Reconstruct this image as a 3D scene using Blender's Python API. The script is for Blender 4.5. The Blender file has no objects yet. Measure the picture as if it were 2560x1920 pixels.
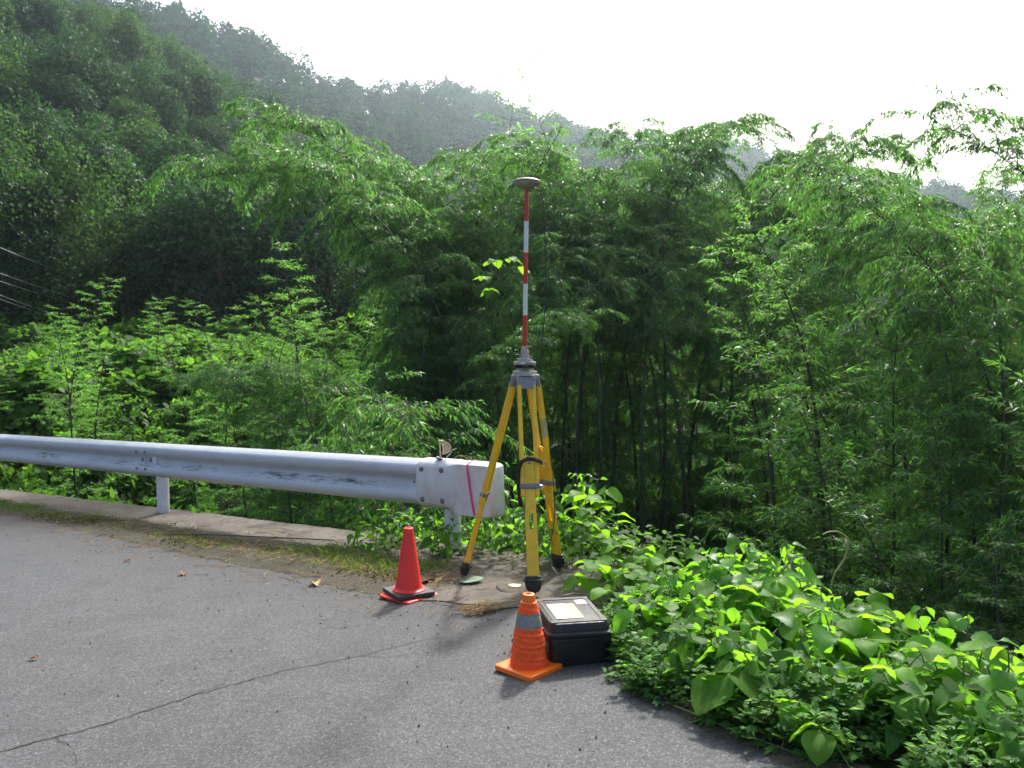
import bpy, bmesh, math, random
import numpy as np
from mathutils import Vector, Matrix, Quaternion

sc = bpy.context.scene
COL = sc.collection
R = math.radians

# ------------------------------------------------------------------ camera
cam = bpy.data.cameras.new('camera')
cam.sensor_width = 36.0
cam.lens = 36.0 * 2071.0 / 2560.0
cam.clip_start = 0.05
cam.clip_end = 3000.0
camo = bpy.data.objects.new('camera', cam)
COL.objects.link(camo)
camo.location = (0, 0, 1.5)
camo.rotation_euler = (R(90 - 2.49), 0, 0)
sc.camera = camo

# ------------------------------------------------------------------ light
SUN_AZ, SUN_EL = R(17.7), R(45.5)          # azimuth measured to the right of +Y
world = bpy.data.worlds.new('World')
sc.world = world
world.use_nodes = True
wn = world.node_tree
wn.nodes.clear()
sky = wn.nodes.new('ShaderNodeTexSky')
sky.sky_type = 'NISHITA'
sky.sun_disc = False
sky.sun_elevation = SUN_EL
sky.sun_rotation = SUN_AZ
sky.air_density = 1.0
sky.dust_density = 6.0
sky.ozone_density = 1.0
bg = wn.nodes.new('ShaderNodeBackground')
bg.inputs['Strength'].default_value = 0.15
wo = wn.nodes.new('ShaderNodeOutputWorld')
wn.links.new(sky.outputs[0], bg.inputs[0])
wn.links.new(bg.outputs[0], wo.inputs[0])
sl = bpy.data.lights.new('sun', 'SUN')
sl.energy = 3.3
sl.angle = R(4.2)
sl.color = (1.0, 0.985, 0.955)
so = bpy.data.objects.new('sun', sl)
COL.objects.link(so)
sd = Vector((math.sin(SUN_AZ) * math.cos(SUN_EL), math.cos(SUN_AZ) * math.cos(SUN_EL), math.sin(SUN_EL)))
so.rotation_euler = sd.to_track_quat('Z', 'Y').to_euler()
so.location = (6, 20, 25)

vs = sc.view_settings
vs.view_transform = 'Standard'
vs.look = 'None'
vs.gamma = 1.0
vs.use_curve_mapping = False
vs.exposure = 1.08
cy = sc.cycles
cy.use_denoising = True
cy.max_bounces = 7
cy.diffuse_bounces = 3
cy.glossy_bounces = 2
cy.transmission_bounces = 5
cy.transparent_max_bounces = 8
cy.volume_bounces = 0
cy.sample_clamp_indirect = 4.0
cy.sample_clamp_direct = 12.0
cy.caustics_reflective = False
cy.caustics_refractive = False
cy.filter_width = 1.6

rng = np.random.default_rng(7)
random.seed(7)

# ------------------------------------------------------------------ helpers
def link(o, parent=None):
    COL.objects.link(o)
    if parent is not None:
        o.parent = parent
    return o

def tag(o, label=None, cat=None, group=None, kind=None):
    if label: o['label'] = label
    if cat: o['category'] = cat
    if group: o['group'] = group
    if kind: o['kind'] = kind
    return o

def thing(name, label, cat, loc=(0, 0, 0), rotz=0.0, group=None, scale=1.0):
    o = bpy.data.objects.new(name, None)
    o.empty_display_size = 0.1
    link(o)
    o.location = loc
    o.rotation_euler = (0, 0, rotz)
    o.scale = (scale,) * 3 if not hasattr(scale, '__len__') else scale
    return tag(o, label, cat, group)

def inst(name, me, parent=None, loc=(0, 0, 0), quat=None, scale=None):
    o = bpy.data.objects.new(name, me)
    link(o, parent)
    o.location = loc
    if quat is not None:
        o.rotation_mode = 'QUATERNION'
        o.rotation_quaternion = quat
    if scale is not None:
        o.scale = scale if hasattr(scale, '__len__') else (scale,) * 3
    return o

class MB:
    """collects simple shapes into one mesh"""
    def __init__(s):
        s.v = []; s.f = []; s.m = []
        s.mi = 0
    def add(s, vs, fs):
        b = len(s.v)
        s.v += [tuple(v) for v in vs]
        s.f += [tuple(i + b for i in f) for f in fs]
        s.m += [s.mi] * len(fs)
    def box(s, c, size, rot=None, bevel=0.0):
        bm = bmesh.new()
        bmesh.ops.create_cube(bm, size=1.0)
        bmesh.ops.scale(bm, vec=size, verts=bm.verts)
        if bevel:
            bmesh.ops.bevel(bm, geom=bm.edges[:], offset=bevel, segments=2, affect='EDGES', profile=0.6)
        M = Matrix.Translation(c) @ (rot.to_4x4() if rot is not None else Matrix())
        bm.transform(M)
        bm.verts.index_update()
        s.add([v.co[:] for v in bm.verts], [[v.index for v in f.verts] for f in bm.faces])
        bm.free()
    def tube(s, pts, rad, n=8, cap=True):
        pts = [Vector(p) for p in pts]
        k = len(pts)
        if not hasattr(rad, '__len__'): rad = [rad] * k
        t0 = (pts[1] - pts[0]).normalized()
        ref = Vector((0, 0, 1)) if abs(t0.z) < 0.9 else Vector((1, 0, 0))
        a = t0.cross(ref).normalized()
        V = []
        for i in range(k):
            t = (pts[min(i + 1, k - 1)] - pts[max(i - 1, 0)])
            if t.length < 1e-9: t = t0
            t = t.normalized()
            a = (a - t * a.dot(t)).normalized()
            b = t.cross(a)
            for j in range(n):
                an = 2 * math.pi * j / n
                V.append(pts[i] + (a * math.cos(an) + b * math.sin(an)) * rad[i])
        Fs = []
        for i in range(k - 1):
            for j in range(n):
                Fs.append((i * n + j, i * n + (j + 1) % n, (i + 1) * n + (j + 1) % n, (i + 1) * n + j))
        if cap:
            Fs.append(tuple(range(n))[::-1]); Fs.append(tuple((k - 1) * n + j for j in range(n)))
        s.add(V, Fs)
    def lathe(s, prof, n=32, c=(0, 0, 0), close=False):
        V = []
        for r, z in prof:
            for j in range(n):
                an = 2 * math.pi * j / n
                V.append((c[0] + r * math.cos(an), c[1] + r * math.sin(an), c[2] + z))
        Fs = []
        for i in range(len(prof) - 1):
            for j in range(n):
                Fs.append((i * n + j, i * n + (j + 1) % n, (i + 1) * n + (j + 1) % n, (i + 1) * n + j))
        s.add(V, Fs)
    def prism(s, poly, z0, z1):
        n = len(poly)
        V = [(p[0], p[1], z0) for p in poly] + [(p[0], p[1], z1) for p in poly]
        Fs = [tuple(range(n))[::-1], tuple(range(n, 2 * n))]
        Fs += [(i, (i + 1) % n, n + (i + 1) % n, n + i) for i in range(n)]
        s.add(V, Fs)
    def mesh(s, name, mats, smooth=False, angle=None):
        me = bpy.data.meshes.new(name)
        me.from_pydata(s.v, [], s.f)
        for m in (mats if isinstance(mats, (list, tuple)) else [mats]):
            me.materials.append(m)
        if any(s.m): me.polygons.foreach_set('material_index', s.m)
        if smooth:
            me.polygons.foreach_set('use_smooth', [True] * len(me.polygons))
            if angle:
                me.set_sharp_from_angle(angle=angle)
        me.update()
        return me
    def build(s, name, mats, parent=None, smooth=False, angle=None):
        return inst(name, s.mesh(name, mats, smooth, angle), parent)

def rounded_rect(w, d, r, n=5):
    out = []
    for cx, cy_, a0 in ((w/2-r, d/2-r, 0), (-w/2+r, d/2-r, 90), (-w/2+r, -d/2+r, 180), (w/2-r, -d/2+r, 270)):
        for i in range(n + 1):
            a = R(a0 + 90 * i / n)
            out.append((cx + r * math.cos(a), cy_ + r * math.sin(a)))
    return out

def loft(mb, rings):
    """rings: list of equal-length closed loops of 3d points"""
    n = len(rings[0]); V = [p for r_ in rings for p in r_]
    Fs = []
    for i in range(len(rings) - 1):
        for j in range(n):
            Fs.append((i*n + j, i*n + (j+1) % n, (i+1)*n + (j+1) % n, (i+1)*n + j))
    Fs.append(tuple(range(n))[::-1]); Fs.append(tuple((len(rings)-1)*n + j for j in range(n)))
    mb.add(V, Fs)

def quads_mesh(name, V, mat):
    """V: (N,4,3) separate quads"""
    N = len(V)
    me = bpy.data.meshes.new(name)
    me.vertices.add(N * 4)
    me.vertices.foreach_set('co', np.ascontiguousarray(V, dtype=np.float32).reshape(-1))
    me.loops.add(N * 4)
    me.loops.foreach_set('vertex_index', np.arange(N * 4, dtype=np.int32))
    me.polygons.add(N)
    me.polygons.foreach_set('loop_start', np.arange(0, N * 4, 4, dtype=np.int32))
    me.materials.append(mat)
    me.update(calc_edges=True)
    return me

def norm(a):
    return a / (np.linalg.norm(a, axis=-1, keepdims=True) + 1e-9)

def leaf_quads(P, D, L, W, g, up=None, mid=0.42, sag=0.12):
    """lance-shaped four-point leaves: P base, D direction, L length, W width"""
    D = norm(D); N = len(P)
    rnd = g.normal(size=(N, 3)) if up is None else up
    S = norm(np.cross(D, rnd))
    L = np.asarray(L).reshape(-1, 1); W = np.asarray(W).reshape(-1, 1)
    nm = np.cross(S, D)
    V = np.empty((N, 4, 3))
    V[:, 0] = P
    V[:, 1] = P + D * L * mid + S * W * 0.5 + nm * L * 0.05
    V[:, 2] = P + D * L + np.array([0, 0, -1.0]) * L * sag
    V[:, 3] = P + D * L * mid - S * W * 0.5 + nm * L * 0.05
    return V

# ------------------------------------------------------------------ materials
def nodes(name):
    m = bpy.data.materials.new(name)
    m.use_nodes = True
    nt = m.node_tree
    b = nt.nodes['Principled BSDF']
    return m, nt, b

def N(nt, t, **kw):
    n = nt.nodes.new(t)
    for k, v in kw.items(): setattr(n, k, v)
    return n

def ramp(nt, fac, stops):
    r = N(nt, 'ShaderNodeValToRGB')
    e = r.color_ramp.elements
    while len(e) < len(stops): e.new(0.5)
    for i, (p, c) in enumerate(stops):
        e[i].position = p
        e[i].color = (c[0], c[1], c[2], 1) if hasattr(c, '__len__') else (c, c, c, 1)
    nt.links.new(fac, r.inputs[0])
    return r.outputs[0]

def noise(nt, scale, detail=4, rough=0.55, vec=None, out='Fac', obj=True):
    n = N(nt, 'ShaderNodeTexNoise')
    n.inputs['Scale'].default_value = scale
    n.inputs['Detail'].default_value = detail
    n.inputs['Roughness'].default_value = rough
    if vec is None and obj:
        tc = N(nt, 'ShaderNodeTexCoord'); vec = tc.outputs['Object']
    if vec is not None: nt.links.new(vec, n.inputs['Vector'])
    return n.outputs[out]

def mixc(nt, f, a, b, mode='MIX'):
    m = N(nt, 'ShaderNodeMix', data_type='RGBA', blend_type=mode)
    for s, x in ((m.inputs[0], f), (m.inputs[6], a), (m.inputs[7], b)):
        if hasattr(x, 'is_linked'): nt.links.new(x, s)
        elif hasattr(x, '__len__'): s.default_value = (x[0], x[1], x[2], 1)
        else: s.default_value = x if s.type == 'VALUE' else (x, x, x, 1)
    return m.outputs[2]

def bump(nt, b, h, strength=0.3, dist=0.01):
    bp = N(nt, 'ShaderNodeBump')
    bp.inputs['Strength'].default_value = strength
    bp.inputs['Distance'].default_value = dist
    nt.links.new(h, bp.inputs['Height'])
    nt.links.new(bp.outputs[0], b.inputs['Normal'])

def paint(name, col, rough=0.5, metal=0.0, dirt=None, dirt_amt=0.35, dscale=6.0, spec=0.5, bumpk=0.0, bscale=200):
    m, nt, b = nodes(name)
    b.inputs['Roughness'].default_value = rough
    b.inputs['Metallic'].default_value = metal
    b.inputs['Specular IOR Level'].default_value = spec
    if dirt is None: dirt = tuple(c * 0.45 for c in col)
    f = noise(nt, dscale, 7, 0.7)
    k = ramp(nt, f, [(0.42, 0.0), (0.72, dirt_amt)])
    nt.links.new(mixc(nt, k, col, dirt), b.inputs['Base Color'])
    r2 = ramp(nt, noise(nt, dscale * 3, 3), [(0.3, max(0.0, rough - 0.12)), (0.7, min(1.0, rough + 0.12))])
    nt.links.new(r2, b.inputs['Roughness'])
    if bumpk:
        bump(nt, b, noise(nt, bscale, 3), bumpk, 0.002)
    return m

def leaf_mat(name, col, tcol, rough=0.42, spec=0.45, tfac=0.45, var=0.35, vein=False, dry=0.0):
    """leaf: glossy cuticle over pigment, light passing through from behind"""
    m, nt, b = nodes(name)
    geo = N(nt, 'ShaderNodeNewGeometry')
    oi = N(nt, 'ShaderNodeObjectInfo')
    rnd = geo.outputs['Random Per Island']
    add = N(nt, 'ShaderNodeMath', operation='ADD')
    nt.links.new(rnd, add.inputs[0]); nt.links.new(oi.outputs['Random'], add.inputs[1])
    fr = N(nt, 'ShaderNodeMath', operation='FRACT')
    nt.links.new(add.outputs[0], fr.inputs[0])
    def shade(c):
        lo = tuple(x * (1 - var) for x in c)
        hi = (c[0] * (1 + var * 1.25), c[1] * (1 + var), c[2] * (1 + var * 0.4))
        st = [(0.0, lo), (0.5, c), (0.95, hi)]
        if dry: st.append((1.0 - dry * 0.01, (0.22, 0.17, 0.06)))
        return ramp(nt, fr.outputs[0], st)
    c1, c2 = shade(col), shade(tcol)
    if vein:
        uv = N(nt, 'ShaderNodeUVMap')
        sp = N(nt, 'ShaderNodeSeparateXYZ'); nt.links.new(uv.outputs[0], sp.inputs[0])
        # side veins: lines of v - 0.6*|u|, plus midrib at u = 0
        ab = N(nt, 'ShaderNodeMath', operation='ABSOLUTE'); nt.links.new(sp.outputs[0], ab.inputs[0])
        mu = N(nt, 'ShaderNodeMath', operation='MULTIPLY_ADD')
        nt.links.new(ab.outputs[0], mu.inputs[0]); mu.inputs[1].default_value = -0.45; nt.links.new(sp.outputs[1], mu.inputs[2])
        sc_ = N(nt, 'ShaderNodeMath', operation='MULTIPLY'); nt.links.new(mu.outputs[0], sc_.inputs[0]); sc_.inputs[1].default_value = 7.5
        fc = N(nt, 'ShaderNodeMath', operation='PINGPONG'); nt.links.new(sc_.outputs[0], fc.inputs[0]); fc.inputs[1].default_value = 0.5
        v1 = ramp(nt, fc.outputs[0], [(0.0, 1.0), (0.10, 0.0)])
        v2 = ramp(nt, ab.outputs[0], [(0.0, 1.0), (0.05, 0.0)])
        vm = mixc(nt, 1.0, v1, v2, 'LIGHTEN')
        vk = N(nt, 'ShaderNodeMath', operation='MULTIPLY'); nt.links.new(vm, vk.inputs[0]); vk.inputs[1].default_value = 0.45
        c1 = mixc(nt, vk.outputs[0], c1, (min(1, col[0]*2.6), min(1, col[1]*1.9), min(1, col[2]*2.2)))
        bl = noise(nt, 9.0, 5)
        c1 = mixc(nt, ramp(nt, bl, [(0.4, 0.0), (0.75, 0.35)]), c1, tuple(x * 0.55 for x in col))
        bump(nt, b, vm, -0.35, 0.004)
    nt.links.new(c1, b.inputs['Base Color'])
    b.inputs['Roughness'].default_value = rough
    b.inputs['Specular IOR Level'].default_value = spec
    tr = N(nt, 'ShaderNodeBsdfTranslucent')
    nt.links.new(c2, tr.inputs[0])
    mx = N(nt, 'ShaderNodeMixShader')
    mx.inputs[0].default_value = tfac
    out = [n for n in nt.nodes if n.type == 'OUTPUT_MATERIAL'][0]
    nt.links.new(b.outputs[0], mx.inputs[1]); nt.links.new(tr.outputs[0], mx.inputs[2])
    nt.links.new(mx.outputs[0], out.inputs[0])
    return m

def asphalt_mat():
    m, nt, b = nodes('asphalt')
    tc = N(nt, 'ShaderNodeTexCoord'); vec = tc.outputs['Object']
    v = N(nt, 'ShaderNodeTexVoronoi'); v.inputs['Scale'].default_value = 135
    nt.links.new(vec, v.inputs['Vector'])
    v2 = N(nt, 'ShaderNodeTexVoronoi'); v2.inputs['Scale'].default_value = 310
    nt.links.new(vec, v2.inputs['Vector'])
    bw = N(nt, 'ShaderNodeRGBToBW'); nt.links.new(v.outputs['Color'], bw.inputs[0])
    bw2 = N(nt, 'ShaderNodeRGBToBW'); nt.links.new(v2.outputs['Color'], bw2.inputs[0])
    st = ramp(nt, bw.outputs[0], [(0.10, (0.036,0.038,0.040)), (0.48, (0.077,0.081,0.083)), (0.74, (0.114,0.118,0.119)), (0.95, (0.235, 0.238, 0.232))])
    st2 = ramp(nt, bw2.outputs[0], [(0.15, (0.034, 0.036, 0.039)), (0.55, (0.077, 0.080, 0.082)), (0.92, (0.185, 0.188, 0.185))])
    c = mixc(nt, 0.45, st, st2)
    edge = ramp(nt, v.outputs['Distance'], [(0.25, 1.0), (0.62, 0.45)])
    c = mixc(nt, 0.55, c, edge, 'MULTIPLY')
    # wear: broad lighter wheel paths, darker damp/tarry patches with their own outline
    big = ramp(nt, noise(nt, 0.55, 5, 0.6, vec), [(0.35, 0.94), (0.65, 1.06)])
    c = mixc(nt, 1.0, c, big, 'MULTIPLY')
    mid = ramp(nt, noise(nt, 3.2, 6, 0.65, vec), [(0.30, 0.84), (0.7, 1.10)])
    c = mixc(nt, 1.0, c, mid, 'MULTIPLY')
    # darker grey-brown towards the guardrail side, boundary broken up by noise
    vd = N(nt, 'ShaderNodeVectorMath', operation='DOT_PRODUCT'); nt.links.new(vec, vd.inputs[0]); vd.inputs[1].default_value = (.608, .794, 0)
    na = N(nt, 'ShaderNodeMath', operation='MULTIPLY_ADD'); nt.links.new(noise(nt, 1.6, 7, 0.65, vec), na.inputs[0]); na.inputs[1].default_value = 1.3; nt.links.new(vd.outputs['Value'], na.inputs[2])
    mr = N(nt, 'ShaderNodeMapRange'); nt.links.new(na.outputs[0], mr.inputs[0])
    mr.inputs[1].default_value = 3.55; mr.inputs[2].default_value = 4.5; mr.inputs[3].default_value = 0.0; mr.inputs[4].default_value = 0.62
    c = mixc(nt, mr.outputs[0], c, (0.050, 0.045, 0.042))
    nt.links.new(c, b.inputs['Base Color'])
    b.inputs['Roughness'].default_value = 0.86
    b.inputs['Specular IOR Level'].default_value = 0.3
    bump(nt, b, v.outputs['Distance'], -0.55, 0.006)
    return m

def concrete_mat(name, base=(0.26, 0.245, 0.215), dark=(0.10, 0.09, 0.075), moss=0.5):
    m, nt, b = nodes(name)
    tc = N(nt, 'ShaderNodeTexCoord'); vec = tc.outputs['Object']
    g = noise(nt, 90, 6, 0.7, vec)
    c = ramp(nt, g, [(0.3, tuple(x * 0.6 for x in base)), (0.52, base), (0.72, tuple(min(1, x * 1.35) for x in base))])
    s = ramp(nt, noise(nt, 2.3, 8, 0.72, vec), [(0.36, 0.0), (0.58, 0.8)])
    c = mixc(nt, s, c, dark)
    c = mixc(nt, ramp(nt, noise(nt, 22, 6, 0.75, vec), [(0.50, 0.0), (0.62, 0.7)]), c, dark)
    if moss:
        k = ramp(nt, noise(nt, 4.7, 8, 0.7, vec), [(0.52, 0.0), (0.64, moss)])
        c = mixc(nt, k, c, (0.085, 0.085, 0.022))
    nt.links.new(c, b.inputs['Base Color'])
    b.inputs['Roughness'].default_value = 0.93
    bump(nt, b, g, 0.6, 0.008)
    return m

def soil_mat(name, a=(0.055, 0.042, 0.028), b_=(0.13, 0.105, 0.07), green=(0.035, 0.05, 0.018)):
    m, nt, b = nodes(name)
    tc = N(nt, 'ShaderNodeTexCoord'); vec = tc.outputs['Object']
    c = ramp(nt, noise(nt, 35, 8, 0.75, vec), [(0.35, a), (0.68, b_)])
    c = mixc(nt, ramp(nt, noise(nt, 1.1, 6, 0.7, vec), [(0.45, 0.0), (0.62, 0.7)]), c, green)
    nt.links.new(c, b.inputs['Base Color'])
    b.inputs['Roughness'].default_value = 0.95
    bump(nt, b, noise(nt, 60, 6, 0.7, vec), 0.8, 0.02)
    return m

M = {}
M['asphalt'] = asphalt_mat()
M['concrete'] = concrete_mat('weathered_concrete', (0.150, 0.132, 0.110), (0.060, 0.048, 0.036), .7)
M['slab'] = concrete_mat('pale_concrete', (0.150, 0.128, 0.102), (0.050, 0.039, 0.029), 0.35)
M['soil'] = soil_mat('soil', (0.018, 0.019, 0.009), (0.042, 0.044, 0.020), (0.018, 0.030, 0.010))
M['litter'] = soil_mat('litter', (0.045, 0.035, 0.024), (0.12, 0.095, 0.06), (0.04, 0.045, 0.02))
M['crack'] = paint('crack_shadow', (0.025, 0.024, 0.022), 0.95)
M['white_steel'] = None
M['post'] = paint('post_paint', (0.68, 0.69, 0.71), 0.45, dirt=(0.26, 0.25, 0.22), dirt_amt=0.45, dscale=9)
M['bolt'] = paint('bolt_zinc', (0.17, 0.18, 0.19), 0.5, 0.6)
M['yellow'] = paint('yellow_enamel', (0.80, 0.50, 0.012), 0.42, dirt=(0.34, 0.20, 0.03), dirt_amt=0.4, dscale=14)
M['yellow_pale'] = paint('worn_yellow', (0.42, 0.38, 0.16), 0.55)
M['cast'] = paint('cast_aluminium', (0.23, 0.235, 0.245), 0.5, 0.35, dirt=(0.10, 0.10, 0.10), dscale=25)
M['beige'] = paint('beige_enamel', (0.36, 0.345, 0.29), 0.45, dscale=20)
M['band'] = paint('grey_band', (0.20, 0.20, 0.19), 0.55, 0.2, dscale=20)
M['black'] = paint('black_rubber', (0.018, 0.018, 0.019), 0.6, dirt=(0.05, 0.047, 0.042), dirt_amt=0.6, dscale=18)
M['blackp'] = paint('black_plastic', (0.011, 0.012, 0.014), 0.42, dirt=(0.035, 0.034, 0.032), dirt_amt=0.5, dscale=10)
M['leather'] = paint('dark_leather', (0.022, 0.017, 0.014), 0.5, dscale=20)
M['steel'] = paint('bright_steel', (0.55, 0.55, 0.54), 0.3, 0.9, dscale=25)
M['iron'] = paint('dull_iron', (0.13, 0.12, 0.105), 0.6, 0.4, dirt=(0.12, 0.07, 0.035), dirt_amt=0.6, dscale=25)
M['pole_red'] = paint('pole_red', (0.50, 0.025, 0.018), 0.4, dirt=(0.25, 0.03, 0.02), dscale=20)
M['pole_white'] = paint('pole_white', (0.72, 0.73, 0.72), 0.4, dirt=(0.35, 0.34, 0.31), dirt_amt=0.4, dscale=20)
M['antenna_top'] = paint('antenna_shell', (0.15, 0.12, 0.12), 0.5, dscale=12)
M['antenna_bot'] = paint('antenna_base', (0.32, 0.30, 0.25), 0.5, dscale=20, bumpk=0.15)
M['cone_red'] = paint('cone_red', (0.86, 0.028, 0.016), 0.5, dirt=(0.42, 0.04, 0.035), dirt_amt=0.45, dscale=14)
M['cone_orange'] = paint('cone_fabric', (0.95, 0.100, 0.012), 0.75, dirt=(0.50, 0.04, 0.008), dirt_amt=0.35, dscale=30, bumpk=0.4, bscale=160)
M['base_orange'] = paint('cone_base_orange', (0.97, 0.175, 0.008), 0.42, dirt=(0.6, 0.09, 0.01), dirt_amt=0.25, dscale=22)
M['reflect'] = paint('reflective_band', (0.26, 0.255, 0.245), 0.4, 0.25, dscale=30)
M['card'] = paint('brown_paper', (0.40, 0.285, 0.175), 0.7, dirt=(0.30, 0.21, 0.13), dscale=18)
M['paper'] = paint('white_paper', (0.80, 0.79, 0.76), 0.7, dirt=(0.58, 0.56, 0.52), dscale=14)
M['lid'] = paint('lid_plastic', (0.024, 0.025, 0.026), 0.50, dirt=(0.05, 0.048, 0.045), dirt_amt=0.5, dscale=12, spec=0.28)
M['ink'] = paint('ink', (0.06, 0.06, 0.07), 0.6)
M['pink'] = paint('pink_tape', (0.78, 0.045, 0.22), 0.5, dirt=(0.6, 0.04, 0.18))
M['straw'] = leaf_mat('dry_straw', (0.33, 0.25, 0.13), (0.25, 0.17, 0.07), 0.8, 0.2, 0.15, 0.45)
M['deadleaf'] = leaf_mat('dead_leaf', (0.20, 0.10, 0.045), (0.2, 0.09, 0.03), 0.7, 0.2, 0.2, 0.4)
M['paleleaf'] = leaf_mat('wilted_leaf', (0.20, 0.27, 0.19), (0.12, 0.2, 0.06), 0.75, 0.25, 0.15, 0.1)
M['ivory'] = paint('aged_ivory', (0.72, 0.62, 0.44), 0.5, dirt=(0.20, 0.16, 0.10), dirt_amt=0.6, dscale=26)
M['marker'] = paint('marker_disc', (0.42, 0.37, 0.24), 0.5, 0.2, dscale=30)
M['cable'] = paint('cable_black', (0.014, 0.014, 0.014), 0.5)
M['wire'] = paint('power_wire', (0.50, 0.52, 0.55), 0.35, 0.5)
M['culm'] = paint('bamboo_culm', (0.085, 0.115, 0.035), 0.42, dirt=(0.14, 0.12, 0.06), dirt_amt=0.5, dscale=3)
M['culm_dark'] = paint('bamboo_culm_dark', (0.026, 0.034, 0.014), 0.6, dirt=(0.05, 0.042, 0.024), dirt_amt=0.5, dscale=3)
M['bark'] = paint('bark', (0.075, 0.055, 0.04), 0.9, dscale=5)
M['stem'] = paint('green_stem', (0.085, 0.13, 0.035), 0.5, dirt=(0.13, 0.09, 0.04), dscale=8)
M['tendril'] = paint('pale_tendril', (0.26, 0.27, 0.09), 0.6, dirt=(0.2, 0.15, 0.06), dscale=20)
M['bamboo_leaf'] = leaf_mat('bamboo_leaf', (0.058, 0.130, 0.044), (0.15, 0.40, 0.055), 0.40, 0.34, 0.48, 0.40, dry=2)
M['bamboo_young'] = leaf_mat('young_bamboo_leaf', (0.075, 0.165, 0.040), (0.20, 0.50, 0.060), 0.48, 0.25, 0.52, 0.42)
M['tree_leaf'] = leaf_mat('broadleaf', (0.030, 0.074, 0.032), (0.05, 0.15, 0.028), 0.6, 0.10, 0.30, 0.45)
M['tree_leaf_b'] = leaf_mat('broadleaf_light', (0.042, 0.090, 0.030), (0.080, 0.20, 0.030), 0.6, 0.10, 0.35, 0.45)
M['far_leaf'] = leaf_mat('far_canopy', (0.024, 0.068, 0.034), (0.04, 0.13, 0.034), 0.8, 0.02, 0.25, 0.28)
M['kudzu'] = leaf_mat('kudzu_leaf', (0.075, 0.185, 0.026), (0.30, 0.62, 0.026), 0.50, 0.08, 0.51, 0.38, vein=True)
M['nettle'] = leaf_mat('pointed_leaf', (0.060, 0.165, 0.036), (0.25, 0.60, 0.028), 0.42, 0.13, 0.49, 0.40, vein=True)
M['kudzu_mass'] = leaf_mat('kudzu_mass', (0.056, 0.130, 0.030), (0.16, 0.38, 0.032), 0.55, 0.08, 0.44, 0.50)
M['shrub'] = leaf_mat('shrub_leaf', (0.045, 0.110, 0.026), (0.13, 0.33, 0.026), 0.55, 0.08, 0.42, 0.4)
M['mugwort'] = leaf_mat('mugwort_leaf', (0.085, 0.185, 0.058), (0.20, 0.46, 0.05), 0.6, 0.12, 0.45, 0.45)
M['grass'] = leaf_mat('grass_blade', (0.085, 0.135, 0.035), (0.22, 0.34, 0.04), 0.5, 0.4, 0.4, 0.45)
M['moss'] = leaf_mat('moss', (0.10, 0.095, 0.02), (0.12, 0.11, 0.01), 0.9, 0.1, 0.1, 0.35)

def rail_mat():
    m, nt, b = nodes('rail_paint')
    tc = N(nt, 'ShaderNodeTexCoord'); vec = tc.outputs['Object']
    c = mixc(nt, ramp(nt, noise(nt, 5, 6, 0.7, vec), [(0.4, 0.0), (0.7, 0.35)]), (0.52, 0.55, 0.59), (0.34, 0.34, 0.32))
    # scuffs: streaks stretched along the beam (object X), held to the lower wave
    mp = N(nt, 'ShaderNodeMapping'); nt.links.new(vec, mp.inputs[0]); mp.inputs['Scale'].default_value = (2.2, 14, 20)
    sc1 = noise(nt, 3.0, 9, 0.78, mp.outputs[0])
    sep = N(nt, 'ShaderNodeSeparateXYZ'); nt.links.new(vec, sep.inputs[0])
    zb = ramp(nt, sep.outputs[2], [(0.0, 0.0), (0.10, 0.0), (0.118, 1.0), (0.150, 1.0), (0.175, 0.0)])
    lf = ramp(nt, noise(nt, 0.9, 3, 0.5, vec), [(0.42, 0.0), (0.55, 1.0)])
    k = N(nt, 'ShaderNodeMath', operation='MULTIPLY'); nt.links.new(zb, k.inputs[0]); nt.links.new(lf, k.inputs[1])
    k2 = N(nt, 'ShaderNodeMath', operation='MULTIPLY'); nt.links.new(k.outputs[0], k2.inputs[0])
    nt.links.new(ramp(nt, sc1, [(0.48, 0.0), (0.56, 0.95)]), k2.inputs[1])
    c = mixc(nt, k2.outputs[0], c, (0.07, 0.065, 0.055))
    nt.links.new(c, b.inputs['Base Color'])
    b.inputs['Roughness'].default_value = 0.52
    b.inputs['Metallic'].default_value = 0.05
    return m
M['white_steel'] = rail_mat()
M['end_cap'] = paint('end_piece_paint', (0.62, 0.63, 0.63), 0.55, dirt=(0.33, 0.32, 0.29), dirt_amt=0.45, dscale=11)

# ------------------------------------------------------------------ terrain
U = np.array([-.794, .608]); NV = np.array([.608, .794]); O = np.array([-.48, 6.2])   # along the guardrail / outwards
def st2xy(s, t): return O[0] + U[0]*s + NV[0]*t, O[1] + U[1]*s + NV[1]*t
def plane(x, y): return -.04 - .055 * ((x - O[0]) * U[0] + (y - O[1]) * U[1])

# outer edge of the level ground (anticlockwise from far left end of the wall)
EDGE = [st2xy(60, .19), st2xy(0.2, .19), st2xy(-.55, .17), st2xy(-1.2, .05), (0.62, 5.1), (0.66, 4.5), (0.56, 3.9), (0.62, 3.35), (1.0, 2.85),
        (1.5, 2.35), (2.3, 1.5), (3.6, 0.0), (6.0, -6.0), (10, -60), (-200, -60)]
EDGE = np.array(EDGE)

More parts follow.
